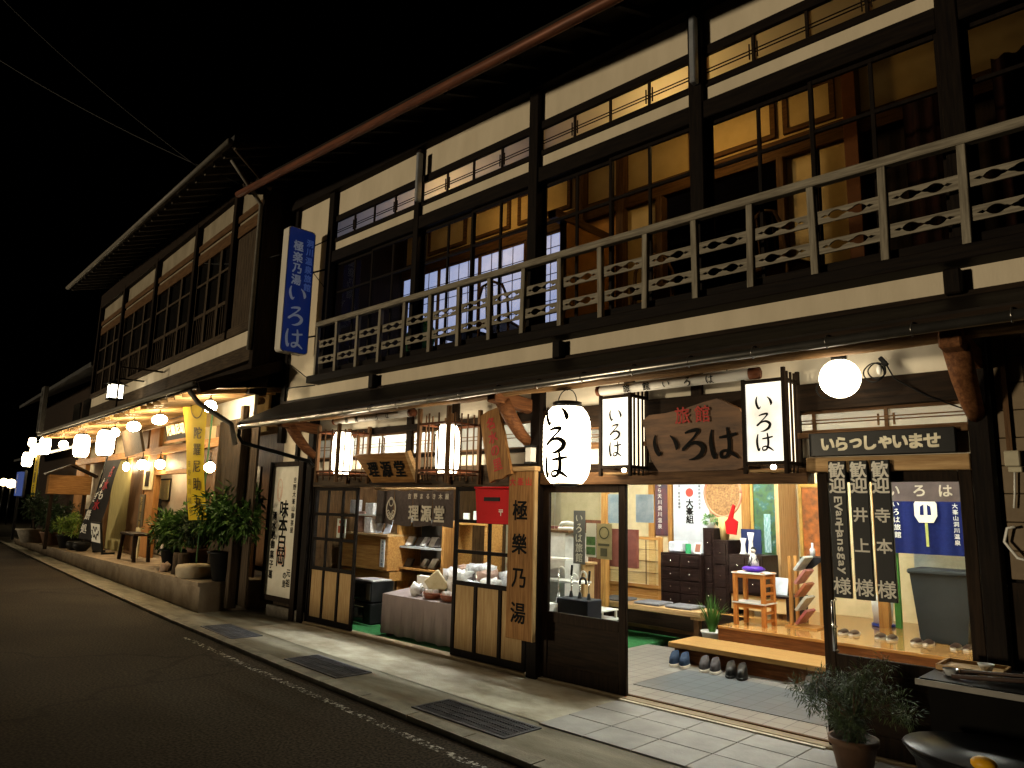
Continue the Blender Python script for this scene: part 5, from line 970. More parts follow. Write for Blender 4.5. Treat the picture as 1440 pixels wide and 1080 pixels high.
for x, y, mm, sol, lab in ((-.44, 1.50, SHN, SOL, "pair of blue trainers with pale soles under the left end of the step"), (-.10, 1.50, SHR, SOL, "pair of dark trainers with white trim between the blue trainers and the black shoes"), (.20, 1.46, SHB, SHB, "pair of black leather shoes under the step"), (.97, 1.42, SHB, SHB, "pair of black shoes standing by the glazed door's edge")):
    l = thing("shoes", lab, "shoes", (x, y, .01), "shoes left below the step")
    for dx in (0, .115):
        q = MB(); foot(q, x + dx, y, .012, .29, .10, R(-72), .026, .03, False); s_ = q.build("sole", sol, l); q = MB(); foot(q, x + dx, y, .030, .275, .094, R(-72), .03, .105); q.build("upper", mm, s_)
# chairs, green covered bundle and low table upstairs in the corridor
def bent_chair(x, y, ang, lab):
    global F
    l = thing("corridor_chair", lab, "chair", (x, y, 3.3), "chairs in the upstairs corridor"); F = Matrix.Translation((x, y, 3.3)) @ Matrix.Rotation(R(ang), 4, 'Z'); WB_ = W('brown')
    MB().box(-.22, .22, -.22, .22, .40, .44, .02).build("seat", W('brown', 'x'), l)
    for a in (-.19, .19):
        for b2 in (-.19, .19): MB().tube([(a, b2, .40), (a * 1.08, b2 * 1.08, 0)], .018, 8).build("leg", WB_, l)
    MB().tube([(-.20, .20, .42), (-.19, .23, .70), (-.13, .26, .86), (0, .27, .91), (.13, .26, .86), (.19, .23, .70), (.20, .20, .42)], .018, 8).build("back_hoop", WB_, l)
    q = MB()
    for a in (-.09, 0, .09): q.tube([(a, .21, .43), (a, .25, .88)], .009, 6)
    q.build("spindle", WB_, l); F = Matrix.Identity(4)
bent_chair(-2.35, .75, 200, "dark bentwood chair behind the railing before the lit shoji"); bent_chair(-.15, .70, 30, "dark bentwood chair behind the railing before the cream panels"); bent_chair(1.15, .85, 160, "dark bentwood chair behind the railing right of the dark doorway")
l = thing("corridor_table", "dark low table behind the railing in the upstairs corridor", "table", (-2.9, .75, 3.3)); MB().box(-3.25, -2.65, .5, 1.0, 3.66, 3.70, .01).build("top", W('dark', 'x'), l)
for x in (-3.2, -2.7):
    for y in (.55, .95): MB().box(x - .02, x + .02, y - .02, y + .02, 3.302, 3.658).build("leg", W('dark'), l)
o = MB().ball((-3.72, .62, 3.66), .26, 18, .7, (.75, .6, 1.35))
for i, v in enumerate(o.v): o.v[i] = Vector((v.x, v.y, max(v.z, 3.302)))
tag(o.build("covered_bundle", mat("green_cover", (.03, .16, .09), .6, 0, (.015, .09, .05), 8.)), "bundle under a green cover behind the balcony railing", "bundle")

l = thing("shop_notice", "white notice sheet with a red block on the left sash of the souvenir shop", "notice", (-4.42, .02, 1.12)); MB().box(-4.50, -4.30, .022, .026, 1.12, 1.36).build("sheet", PAPER, l); MB().box(-4.47, -4.33, .017, .0215, 1.18, 1.27).box(-4.45, -4.35, .017, .0215, 1.30, 1.34).build("red_print", mat("red_print", (.5, .10, .05), .6), l)

tag(MB().box(-1.97, -1.89, 2.28, 2.36, .36, 2.70, .004).build("wall_post", W('honey')), "honey post behind the closed entrance door beside the pale blue posters", "post")

for k, (x, y, z, w_, h_, m_, lab) in enumerate(((-5.15, .95, 1.147, .16, .22, CL2, "white boxed souvenir on the light brown cabinet behind the left sash, nearest the door frame"), (-5.36, .97, 1.147, .18, .30, PINK, "tall pinkish boxed souvenir on the light brown cabinet behind the left sash"), (-5.50, .92, 1.412, .14, .20, CL, "pale boxed souvenir on the white shelf behind the left sash"), (-5.20, 1.0, 1.412, .2, .16, CL2, "wide white boxed souvenir on the white shelf behind the left sash"))):
    tag(MB().box(x - w_ / 2, x + w_ / 2, y, y + .12, z, z + h_, .006).build("souvenir_box", m_), lab, "box", "boxed souvenirs behind the left sash")
for k, x in enumerate((-3.34, -3.16, -3.02)):
    tag(MB().box(x - .05, x + .05, 1.2 + .01 * k, 1.23 + .01 * k, 1.349, 1.349 + .12 + .03 * k, .003).build("display_card", (PAPER, CL2, PINK)[k]), ("white card standing beside the open shelf unit near the right door frame", "taller pale card standing on the shelf near the right door frame", "pinkish card standing on the shelf hidden partly by the right door frame")[k], "card")
tag(MB().box(-3.5, -2.9, 1.15, 1.45, 1.32, 1.345).box(-3.5, -3.46, 1.16, 1.44, .004, 1.32).box(-2.94, -2.9, 1.16, 1.44, .004, 1.32).build("side_shelf", W('honey', 'x')), "honey coloured side shelf right of the open shelf unit", "shelf")

# ================================================================== NEIGHBOURING SHOP (turned a little, raised on a terrace)
F = Matrix.Translation((-6.2, -.4, 0)) @ Matrix.Rotation(R(-5.5), 4, 'Z'); F2 = F.copy()
HS = thing("timber_shop_house", "old two storey timber shop house with deep lit pent roof beyond the inn", "house", (-5, 0, 0))
def hp(name, mb, m, p=None): return mb.build(name, m, p or HS)
XL = -11.2
hp("wall", MB().box(XL, -.16, .06, 7, 3.3, 6.9), W('dark', 'x'))
DIMMED = mat('dimmed_plaster', (.30, .25, .175), .9, 0, (.20, .165, .11), 2.2, (1, 1, .5), .2, 40); hp("plaster_band", MB().box(XL, -.2, .0, .055, 6.16, 6.52), DIMMED); hp("wall_plate", MB().box(XL, -.1, -.09, .055, 6.52, 6.9, .006), W('dark', 'x')); hp("plaster_band", MB().box(XL, -.2, -.03, .055, 3.87, 4.10), PLASTER); hp("plaster_strip", MB().box(XL, -.2, -.02, .055, 5.985, 6.03), DIMMED)  # upper plaster coloured darker to stand in for the dimmer light here
hp("beam", MB().box(XL, -.2, -.05, .05, 6.035, 6.155, .006), W('brown', 'x')); hp("beam", MB().box(XL, -.2, -.04, .05, 5.78, 5.98, .006), W('brown', 'x')); hp("sill_board", MB().box(XL, -1.3, -.08, .05, 4.105, 4.22, .006), W('weather', 'x')); hp("lower_board", MB().box(XL, -.2, -.05, .05, 3.62, 3.865, .006), W('weather', 'x'))
PX = [-11.1, -8.6, -5.85, -3.25, -1.28]
for x in PX: hp("pillar", MB().box(x - .06, x + .06, -.10, .05, 4.22, 6.6, .005), W('dark'))
for a, b in zip(PX, PX[1:]):
    n = 3
    for k in range(n):
        x0 = a + .06 + (b - a - .12) * k / n; x1 = a + .06 + (b - a - .12) * (k + 1) / n
        t = MB(); t.box(x0, x0 + .05, -.03, .02, 4.22, 5.78); t.box(x1 - .05, x1, -.03, .02, 4.22, 5.78); t.box(x0 + .05, x1 - .05, -.025, .02, 4.75, 4.81); t.box(x0 + .05, x1 - .05, -.025, .02, 5.35, 5.39)
        for j in range(1, 5): xx = x0 + .05 + (x1 - x0 - .1) * j / 5; t.box(xx - .01, xx + .01, -.01, .01, 4.22, 4.75)
        f = hp("window", t, W('weather')); hp("pane", MB().box(x0 + .05, x1 - .05, .022, .03, 4.22, 5.78), mat("dark_window_glass", (.010, .009, .008), .12), f)
t = MB()
for k in range(9): x = -1.2 + k * .11; t.box(x, x + .104, -.02, .05, 4.12, 5.76)
hp("board_cladding", t, W('weather')); hp("cladding_sill", MB().box(-1.25, -.2, -.06, .05, 4.105, 4.25, .006), W('weather', 'x')); hp("corner_post", MB().box(-.2, -.06, -.06, .2, 3.1, 6.8, .006), W('dark'))
hp("downpipe", MB().tube([(.15, -.68, 6.44), (.0, -.35, 6.2), (-.12, -.10, 6.0), (-.12, -.10, 3.75)], .035, 8), mat("grey_pipe", (.17, .15, .12), .5))
t = MB(); ez = lambda x: 6.48 - (x - .6) * .042; vs = [(-11.3, -.82, ez(-11.3)), (.6, -.82, ez(.6)), (.6, 3.4, 8.2), (-11.3, 3.4, 8.7)]; t._add(vs + [(x, y, z + .12) for x, y, z in vs], [(0, 1, 2, 3), (4, 5, 6, 7), (0, 1, 5, 4), (1, 2, 6, 5), (2, 3, 7, 6), (3, 0, 4, 7)])
rf = hp("roof", t, TILE_ROOF); t = MB()
for k in range(29): x = -11.2 + k * .42; t.bar((x, -.80, ez(x) - .04), (x, .1, ez(x) - .04 + .92 * (8.2 - ez(x)) / 4.22), .06, .07)
hp("rafter", t, mat("pale_rafter", (.10, .08, .052), .8), rf); hp("gutter", MB().tube([(-11.3, -.88, ez(-11.3) - .01), (.62, -.88, ez(.62) - .01)], .05, 8), mat("grey_pipe", (.17, .15, .12), .5), rf)
hp("gable_brace", MB().tube([(.55, -.85, 6.48), (.2, -.1, 6.15)], .03, 6), W('weather'), rf)
# pent roof
PZ = lambda x: 3.05 - (x - .3) * .006
t = MB(); vs = [(-12.6, -.85, PZ(-12.6)), (.22, -.85, PZ(.22)), (-.02, .56, 3.66), (-12.4, .56, 3.75)]; t._add(vs + [(x, y, z + .07) for x, y, z in vs], [(0, 1, 2, 3), (4, 5, 6, 7), (0, 1, 5, 4), (1, 2, 6, 5), (2, 3, 7, 6), (3, 0, 4, 7)])
pr = hp("pent_roof", t, ROOFM); LW = W('light', 'y'); t = MB()
for k in range(34): x = -12.4 + k * .37; t.bar((x, -.83, PZ(x) - .028), (x, .53, 3.23), .045, .06)
hp("rafter", t, LW, pr); hp("soffit_board", MB()._add([(-12.5, -.84, PZ(-12.5) - .002), (.18, -.84, PZ(.18) - .002), (-.06, .54, 3.265), (-12.4, .54, 3.265)], [(0, 1, 2, 3)]), W('panel', 'y'), pr)
hp("fascia_board", MB().bar((-12.6, -.86, PZ(-12.6) + .035), (.22, -.86, PZ(.22) + .035), .03, .08), W('dark', 'x'), pr); hp("gutter", MB().tube([(-12.6, -.915, PZ(-12.6) + .05), (.2, -.915, PZ(.2) + .05)], .042, 8), mat("grey_pipe", (.17, .15, .12), .5), pr)
hp("end_beam", MB().bar((.20, -.86, 3.05), (-.02, .50, 3.62), .10, .15), W('dark', 'y'), pr); hp("purlin", MB().tube([(-12.3, .15, 3.03), (-.1, .15, 3.02)], .055, 10), W('log', 'x'), pr); hp("gutter_pipe", MB().tube([(.05, -.92, 3.02), (.10, -.8, 2.86), (.42, -.45, 2.58), (.5, -.4, 2.3)], .035, 8), mat("grey_pipe", (.17, .15, .12), .5), pr)
# terrace
tzr = lambda x: .40 + .0135 * (x + .6)
t = MB(); vs = []
for x in (-.55, -4, -8, -12, -16, -19): fy = -.34 + .0 * x; vs += [(x, fy, -.2), (x, fy, tzr(x) - .06), (x, fy - .03, tzr(x) - .06), (x, fy - .03, tzr(x)), (x, 1.2, tzr(x)), (x, 1.2, -.2)]
t._add(vs, [(6 * i + j, 6 * i + 6 + j, 6 * i + 6 + (j + 1) % 6, 6 * i + (j + 1) % 6) for i in range(5) for j in range(6)] + [(0, 1, 2, 3, 4, 5), (30, 31, 32, 33, 34, 35)])
hp("terrace", t, mat("terrace_concrete", (.34, .27, .19), .85, 0, (.20, .15, .10), 2.5, (1, 1, 1), .3, 50)); 
# ground floor front
GF = .56; P_, O_ = W('brown'), wood("orange_cedar", (.40, .20, .07), (.24, .105, .033), 'z')
def gpost(x, w_, z1=3.3, m=None, y=GF): hp("shop_post", MB().box(x - w_, x + w_, y - .06, y + .06, tzr(x), z1, .006), m or P_)
for x, w_, m in ((-14.4, .6, O_), (-7.72, .28, P_), (-6.92, .36, O_), (-4.2, .12, P_), (-2.9, .10, P_), (-10.9, .12, P_)): gpost(x, w_, 3.25, m)
hp("shop_lintel", MB().box(-15.2, -2.3, GF - .09, GF + .05, 2.50, 2.66, .006), wood("orange_cedar", (.40, .20, .07), (.24, .105, .033), 'x')); hp("shop_lintel", MB().box(-7.4, -2.3, GF - .07, GF + .05, 2.06, 2.14, .006), wood("orange_cedar", (.40, .20, .07), (.24, .105, .033), 'x'))
hp("transom_boards", MB().box(-6.1, -2.3, GF, GF + .04, 2.14, 2.50), P_); hp("upper_plaster", MB().box(-15.2, -.9, GF + .02, GF + .06, 2.66, 3.7), mat("warm_plaster", (.55, .44, .27), .85))
hp("board_wall", MB().box(-4.4, -1.0, GF + .01, GF + .05, .35, 2.1), P_)
t = MB()
for k in range(4): t.box(-1.4 + k * .215, -1.4 + k * .215 + .21, .02, .07, tzr(-1), 2.78)
hp("grey_board_screen", t, W('weather')); hp("bright_plaster", MB().box(-2.4, -.12, .05, .10, 2.76, 3.1), PLASTER_W); t = MB()
for k in range(7): t.box(-.52 + k * .075, -.52 + k * .075 + .07, .1, .13, .1, 2.7)
hp("side_boards", t, W('weather')); hp("side_post", MB().box(-.42, -.30, -.03, .1, .05, 2.95, .006), W('weather'))
hp("room_wall", MB().box(-9.9, -6.15, 1.2, 1.25, .3, 2.95), PLASTER_W); hp("room_wall", MB().box(-6.15, -2.0, 1.9, 2.0, .3, 3.3), P_); hp("room_wall", MB().box(-15.5, -9.9, 1.9, 2.0, .2, 3.3), W('black')); hp("room_ceiling", MB().box(-15, -2, .64, 2.5, 2.9, 2.95), W('panel', 'x'))
hp("entrance_curtain", MB().box(-10.75, -8.9, GF + .02, GF + .04, tzr(-9), 2.5), mat("olive_cloth", (.30, .25, .10), .9, 0, (.20, .17, .07), 4., (6, 6, .5))); hp("entrance_door", MB().box(-8.85, -8.02, GF + .01, GF + .05, tzr(-8), 2.5), P_)
hp("menu_box", MB().box(-7.3, -6.65, GF - .10, GF - .07, 1.75, 2.35), mat("ivory_frame", (.62, .52, .30), .6)); hp("menu_window", MB().box(-7.12, -6.85, GF - .115, GF - .101, 1.82, 2.15), W('dark')); hp("name_plate", MB().box(-7.5, -7.1, GF - .09, GF - .065, .95, 1.65), mat("dark_plate", (.10, .08, .05), .5))
letters("陀羅尼助", (-7.3, GF - .09, 1.52), X_, Z_, .17, GOLD, HS, True, .175, .02, .004)
# framed picture, dark figure on counter
l = thing("framed_picture", "framed pale picture on the lit white wall inside the neighbouring shop", "picture", (-7.6, 2.3, 1.3)); MB().box(-8.95, -7.80, 1.17, 1.196, 1.50, 2.04).build("frame", W('dark'), l); MB().box(-8.9, -7.85, 1.16, 1.169, 1.54, 2.0).build("print", mat("yellow_picture", (.60, .50, .22), .7, 0, (.36, .32, .14), 4.), l)
l = thing("display_counter", "white draped counter inside the neighbouring shop", "counter", (-6.5, 1.9, .35)); MB().box(-8.9, -6.2, .95, 1.15, .33, 1.12, .02).build("counter_body", PAPER, l)
o = MB().lathe([(.13, 0), (.16, .12), (.12, .26), (.07, .30), (.08, .36), (.06, .43), (0, .45)], (-8.1, 1.05, 1.122), 14, 1.3, .6); tag(o.build("dark_vase", BLACKP), "dark shouldered vase standing on the white counter inside the neighbouring shop", "vase")
bulb_in = thing("ceiling_light", "ceiling light inside the neighbouring shop opening", "ceiling light", (-6.5, .85, 2.8)); MB().ball((-6.6, .85, 2.72), .09, 12).build("globe", emis("shop_ceiling_globe", (1, .86, .62), 150.), bulb_in); MB().tube([(-6.6, .85, 2.81), (-6.6, .85, 2.95)], .02, 6).build("fitting", BLACKM, bulb_in)
# signs on the shop house
l = thing("gold_letter_sign", "dark sign with gold characters under the neighbouring shop's pent roof", "sign", (-4.6, .2, 2.7)); ua = Vector((0, -.25, .97)).normalized()
MB().prism([(0, 0), (1.25, 0), (1.25, .42), (0, .42)], (-5.2, .34, 2.72), X_, ua, .05).build("board", W('black', 'x'), l); MB().prism([(-.08, -.05), (1.33, -.05), (1.33, .0), (-.08, .0)], (-5.2, .34, 2.72), X_, ua, .08).build("frame", O_, l); letters("陀羅尼助", Vector((-4.98, .30, 2.72)) + ua * .21, X_, ua, .27, GOLD, l, False, .28, .03, .012)
l = thing("grey_board_sign", "large tilted weathered board hanging under the neighbouring shop's pent roof", "sign", (-6.8, .0, 2.5)); MB().prism([(0, 0), (1.45, .06), (1.45, .60), (0, .56)], (-7.35, .1, 2.46), X_, ua, .05).build("board", W('weather'), l)
# lamps
HB = paper_lamp("street_lantern_paper", (1.0, .80, .50), 34., .85); GB_ = emis("globe_bulb", (1.0, .76, .40), 75.)
for x, z, lab in ((-9.4, 2.755, "left large glowing paper lantern under the neighbouring shop's eave"), (-6.95, 2.70, "large glowing paper lantern hanging just left of the weathered board sign")): lantern((x, -.45, z), .17, .52, lab, HB, "paper lanterns of the neighbouring shop")
BRIGHT = emis("bright_lamp_glow", (1.0, .84, .56), 140.)
def bulb(x, y, z, r, lab, sc=(1, 1, 1), stem=.12):
    l = thing("round_lamp", lab, "lamp", (x, y, z - r), "round lamps of the neighbouring shop"); MB().ball((x, y, z), r, 14, 0, sc).build("globe", BRIGHT if "top of the long yellow" in lab else GB_, l); MB().lathe([(r * .35, 0), (r * .4, .03), (.01, .05), (.01, .05 + stem)], (x, y, z + r * sc[2] * .93), 10).build("fitting", BLACKM, l)
for x, y, z, r, lab, sc in ((-11.75, -.45, 2.90, .11, "round lamp under the eave left of both paper lanterns", (1, 1, 1)), (-6.95, -.30, 2.93, .10, "round lamp under the eave above the right paper lantern", (1, 1, 1)), (-4.75, -.45, 2.90, .12, "flattened round lamp in front of the weathered board sign", (1.25, 1, .8)), (-3.05, -.45, 2.90, .11, "long bright lamp above the gold lettered sign", (2.3, 1, .75)), (-.50, -.45, 2.90, .09, "round lamp beside the top of the long yellow banner", (1, 1, 1)),
    (-2.25, .2, 2.10, .09, "bare bulb at mid height beside the long yellow banner", (1, 1, 1)), (-6.0, .42, 2.27, .10, "bare bulb on the broad orange post by the shop opening", (1, 1, 1)), (-7.3, .40, 2.30, .11, "bare bulb by the ivory menu frame", (1, 1, 1)), (-8.9, .45, 2.30, .09, "bare bulb before the olive doorway curtain", (.8, .8, 1.2))): bulb(x, y, z, r, lab, sc)
l = thing("wall_lantern", "four sided bracket lantern with small roof glowing above the neighbouring pent roof", "lantern", (-6.1, -.55, 3.55)); x, y, z = -6.1, -.55, 3.56
MB().box(x - .12, x + .12, y - .12, y + .12, z, z + .27).build("glass_body", emis("lantern_white", (1, .9, .68), 9.), l); MB().lathe([(.25, 0), (.06, .09), (.0, .10)], (x, y, z + .28), 4).build("roof_cap", BLACKM, l); MB().box(x - .14, x + .14, y - .14, y + .14, z - .03, z - .003).build("base_plate", BLACKM, l)
q = MB()
for a in (-.125, .125):
    for b_ in (-.125, .125): q.box(x + a - .01, x + a + .01, y + b_ - .01, y + b_ + .01, z, z + .28)
q.build("cage_bars", BLACKM, l); MB().tube([(x, y, z + .37), (x, y, z + .42), (x, .0, z + .42)], .018, 6).build("bracket", BLACKM, l)
tag(MB().tube([(-4.7, -.8, 3.2), (-4.7, -.8, 4.0), (-4.7, -.04, 4.0)], .02, 6).build("iron_bracket", W('weather')), "squared iron bracket rising above the neighbouring pent roof", "bracket")
# yellow banner with its stone foot
l = thing("yellow_banner", "long yellow banner with black characters on a pole before the neighbouring shop", "banner", (-1.45, -.15, tzr(-1.4))); YB = mat("yellow_banner_cloth", (.62, .44, .012), .85, 0, (.56, .38, .010), 3.)
MB().tube([(-1.42, -.14, tzr(-1.4) + .1), (-1.30, -.14, 3.32)], .014, 8).tube([(-2.7, -.16, 3.34), (-1.28, -.14, 3.30)], .010, 6).build("pole", mat("green_pole", (.10, .22, .10), .4), l)
tp, n = [(-2.62, -.18, 3.33), (-1.36, -.16, 3.25)], 16; t = MB(); vs = []
bl, br_ = Vector((-1.62, -.22, 1.24)), Vector((-1.02, -.20, 1.27))
tl_, tr_ = Vector((-2.95, -.18, 3.375)), Vector((-1.62, -.16, 3.245))
for i in range(n + 1):
    s_ = i / n
    for j in range(5): u = j / 4; p = tl_.lerp(tr_, u).lerp(bl.lerp(br_, u), s_); vs.append((p.x, p.y + .03 * math.sin(s_ * 5 + u * 2), p.z))
t._add(vs, [(5 * i + j, 5 * i + 5 + j, 5 * i + 6 + j, 5 * i + 1 + j) for i in range(n) for j in range(4)], True); t.build("cloth", YB, l)
BI = mat("banner_ink", (.05, .035, .008), .8); q = MB()
def bw(u, s_):
    p = tl_.lerp(tr_, u).lerp(bl.lerp(br_, u), s_); return Vector((p.x, p.y + .03 * math.sin(s_ * 5 + u * 2) - .012, p.z))
for k, ch in enumerate("陀羅尼助丸"):
    vs, fs = glyph(ch)
    for dx in (-.025, .0, .025):
        q._add([bw(.66 + .44 * (a + dx), .33 + .135 * k - .105 * b + .0) - Vector((0, .002 * (dx + .05) * 20, 0)) for a, b, c in vs], fs)
for k, ch in enumerate("吉野洞川銭谷"):
    vs, fs = glyph(ch); q._add([bw(.22 + .20 * a, .58 + .07 * k - .05 * b) for a, b, c in vs], fs)
for i in range(26):
    a0, a1 = 2 * math.pi * i / 26, 2 * math.pi * (i + 1) / 26; q._add([bw(.58 + r_ * math.cos(a), .13 + r_ * .33 * math.sin(a)) for r_, a in ((.25, a0), (.22, a0), (.22, a1), (.25, a1))], [(0, 1, 2, 3)])
q.build("lettering", BI, l)
tag(MB().lathe([(.26, 0), (.30, .03), (.31, .14), (.29, .19), (.05, .21), (0, .21)], (-1.40, -.12, tzr(-1.4)), 24).build("banner_foot", mat("pale_stone", (.50, .42, .30), .8, 0, (.38, .31, .21), 6.)), "round pale stone foot of the yellow banner on the terrace edge", "stone foot")
# dark flag
l = thing("dark_flag", "leaning dark flag with red and white characters before the neighbouring shop entrance", "flag", (-9.4, .0, tzr(-9))); tl_, tr_, bl, br_ = Vector((-8.85, .0, 2.42)), Vector((-7.35, .02, 2.40)), Vector((-10.6, -.05, .55)), Vector((-9.2, -.03, .55)); t = MB(); vs = []; n = 14
for i in range(n + 1):
    s_ = i / n
    for j in range(5): p = tl_.lerp(tr_, j / 4).lerp(bl.lerp(br_, j / 4), s_); vs.append((p.x, p.y + .04 * math.sin(s_ * 6 + j), p.z))
t._add(vs, [(5 * i + j, 5 * i + 5 + j, 5 * i + 6 + j, 5 * i + 1 + j) for i in range(n) for j in range(4)], True); t.build("cloth", mat("black_flag_cloth", (.018, .015, .014), .9), l); MB().tube([(-10.65, .0, tzr(-10)), (-8.8, .02, 2.6)], .018, 6).build("pole", BLACKM, l)
RF = mat("flag_red", (.40, .02, .03), .8)
def fw2(u, s_): p = tl_.lerp(tr_, u).lerp(bl.lerp(br_, u), s_); return Vector((p.x, p.y + .04 * math.sin(s_ * 6 + u * 4) - .02, p.z))
q1, q2 = MB(), MB()
for k, (ch, u, s_, red) in enumerate((("名", .70, .14, 1), ("水", .70, .30, 1), ("水", .55, .55, 1), ("よ", .32, .28, 0), ("も", .62, .42, 0), ("ぎ", .30, .45, 0), ("餅", .25, .68, 0), ("処", .22, .86, 0))):
    vs, fs = glyph(ch, -.0); g_ = q1 if red else q2
    for dx in (-.04, 0, .04): g_._add([fw2(u + .30 * (a + dx), s_ - .14 * b) - Vector((0, .004 + .002 * (dx + .04) * 10, 0)) for a, b, c in vs], fs)
q1.build("red_lettering", RF, l); q2.build("white_lettering", WHITEINK, l)
# sandwich board, stool
l = thing("sandwich_board", "small black framed board with a brush drawing on the neighbouring terrace", "sign", (-8.7, .0, tzr(-8.7))); zt = tzr(-8.7); M_ = Matrix.Translation((-8.75, .02, zt)) @ Matrix.Rotation(R(8), 4, 'X')
MB().box(-.50, .50, -.02, .02, .05, .72, .01, M_).build("frame", BLACKP, l); MB().box(-.44, .44, -.026, -.0205, .26, .68, 0, M_).build("sheet", PAPER, l); q = MB(); q.tube([M_ @ Vector((-.35 + .07 * i, -.03, .52 - .15 * math.sin(math.pi * i / 10) + .06 * math.sin(i * 1.9))) for i in range(11)], .011, 5); q.tube([M_ @ Vector((-.2 + .05 * i, -.03, .56 + .06 * math.sin(i * 1.2))) for i in range(9)], .009, 5); q.tube([M_ @ Vector((-.38, -.03, .42 - .02 * i)) for i in range(5)], .008, 5); q.build("drawing", INK, l)
for a in (-.44, .44): MB().box(a - .03, a + .03, -.02, .25, 0, .05, 0, Matrix.Translation((-8.75, .02, zt))).build("foot", BLACKP, l)
l = thing("low_stool", "dark slanted legged wooden stool on the neighbouring terrace", "stool", (-5.9, .1, tzr(-6))); zt = tzr(-5.9); MB().box(-6.4, -5.3, -.1, .25, zt + .50, zt + .55, .01).build("seat", W('dark', 'x'), l)
for a in (-6.3, -5.4):
    for b_ in (-.06, .2): MB().bar((a, b_, zt + .5), (a + (-.15 if a < -6 else .1), b_, zt), .06, .06).build("leg", W('dark'), l)
tag(MB().box(-6.75, -6.45, .28, .31, zt, zt + .62).build("white_plate", mat("ivory_frame", (.62, .52, .30), .6)), "narrow ivory board standing at the foot of the broad orange post", "board")
# roofed notice box far left
l = thing("roofed_notice_box", "small roofed wooden notice box left of the neighbouring entrance", "notice box", (-12.1, -.15, tzr(-12))); x = -12.1
MB().box(x - .3, x, -.62, .38, 1.62, 2.12, .01).build("box", W('board', 'y'), l); t = MB(); t.prism([(-.62, 0), (0, .28), (.62, 0), (.62, .05), (0, .34), (-.62, .05)], (x - .35, -.12, 2.09), Y_, Z_, .45); t.build("roof", W('dark'), l)
for y in (-.5, .26): MB().box(x - .18, x - .10, y - .04, y + .04, .2, 1.615).build("leg", W('dark'), l)
# plants and pots
def shrub(x, y, z, rad, n, L, wd, lm, lab, potr=.16, poth=.28, potm=None, grp=None, stem=True):
    l = thing("potted_shrub", lab, "plant", (x, y, z), grp)
    MB().lathe([(potr * .7, 0), (potr, poth * .9), (potr * 1.08, poth * .92), (potr * 1.08, poth), (potr * .9, poth), (potr * .85, poth * .85)], (x, y, z + .002), 18).build("pot", potm or TERRA, l)
    q = MB()
    for k in range(7): a = random.uniform(0, 6.28); q.tube([(x, y, z + poth * .8), (x + .3 * rad[0] * math.cos(a), y + .3 * rad[1] * math.sin(a), z + poth + rad[2] * .8), (x + .75 * rad[0] * math.cos(a), y + .75 * rad[1] * math.sin(a), z + poth + rad[2] * random.uniform(.9, 1.6))], [.016, .011, .004], 5)
    q.build("stems", BARK, l); q = MB()
    for k in range(max(6, n // 90)):
        d = Vector((random.gauss(0, 1), random.gauss(0, 1), random.gauss(0, 1))).normalized() * random.uniform(.25, .85); c = (x + d.x * rad[0], y + d.y * rad[1], z + poth * .9 + rad[2] * (1 + d.z * .9)); s_ = random.uniform(.28, .5)
        q.foliage(c, (rad[0] * s_, rad[1] * s_, rad[2] * s_), 90, L, wd, .2)
    q.build("foliage", lm, l); return l
shrub(-3.2, .05, tzr(-3), (1.05, .40, .42), 2200, .13, .05, LEAF, "broad leafy green shrub left of the yellow banner's pole", .22, .34, BLACKP)
shrub(-.75, .08, tzr(-1), (.85, .40, .55), 3200, .15, .055, LEAF, "tall dense green shrub behind the yellow banner at the terrace corner", .26, .42, BLACKP)
shrub(-2.2, .16, tzr(-2), (.50, .3, .40), 900, .13, .05, LEAFD, "dark leafy shrub between the two green shrubs on the terrace", .2, .4, TERRA)
tag(MB().ball((-2.75, -.2, tzr(-2.7) + .07), .10, 12, .7, (1.2, .8, .8)).build("small_rock", mat("pinkish_stone", (.42, .30, .22), .9)), "small pinkish ornamental rock on the terrace edge by the shrubs", "rock")
for x, lab in ((-2.2, "brown upright log stump on the terrace beside the small pinkish rock"), (-1.95, "brown upright log stump on the terrace next to the banner's stone foot")): tag(MB().lathe([(.10, 0), (.09, .15), (.095, .33), (0, .335)], (x, -.16, tzr(x)), 12).build("log_stump", BARK), lab, "stump", "log stumps on the terrace")
shrub(-11.7, -.05, tzr(-11.7), (.9, .4, .32), 1300, .16, .02, LEAF2, "yellow green pine shrub under the roofed notice box", .30, .34, BLACKP)
shrub(-13.6, -.10, tzr(-13.6), (1.0, .45, .50), 1300, .15, .045, LEAFD, "dark round shrub left of the yellow green pine", .34, .36, TERRA)
shrub(-15.6, -.3, tzr(-15.6), (.8, .4, .6), 900, .15, .05, LEAFD, "dusty dark shrub in a stone pot at the far end of the terrace", .45, .40, STONE)
for x, y, lab in ((-9.9, -.1, "dark round ceramic pot at the foot of the dark flag"), (-10.6, -.12, "small dark pot between the dark flag and the yellow green pine")): tag(MB().lathe([(.10, 0), (.20, .12), (.19, .20), (.15, .22), (.12, .2)], (x, y, tzr(x)), 16).build("ceramic_pot", BLACKP), lab, "pot", "small pots along the terrace")
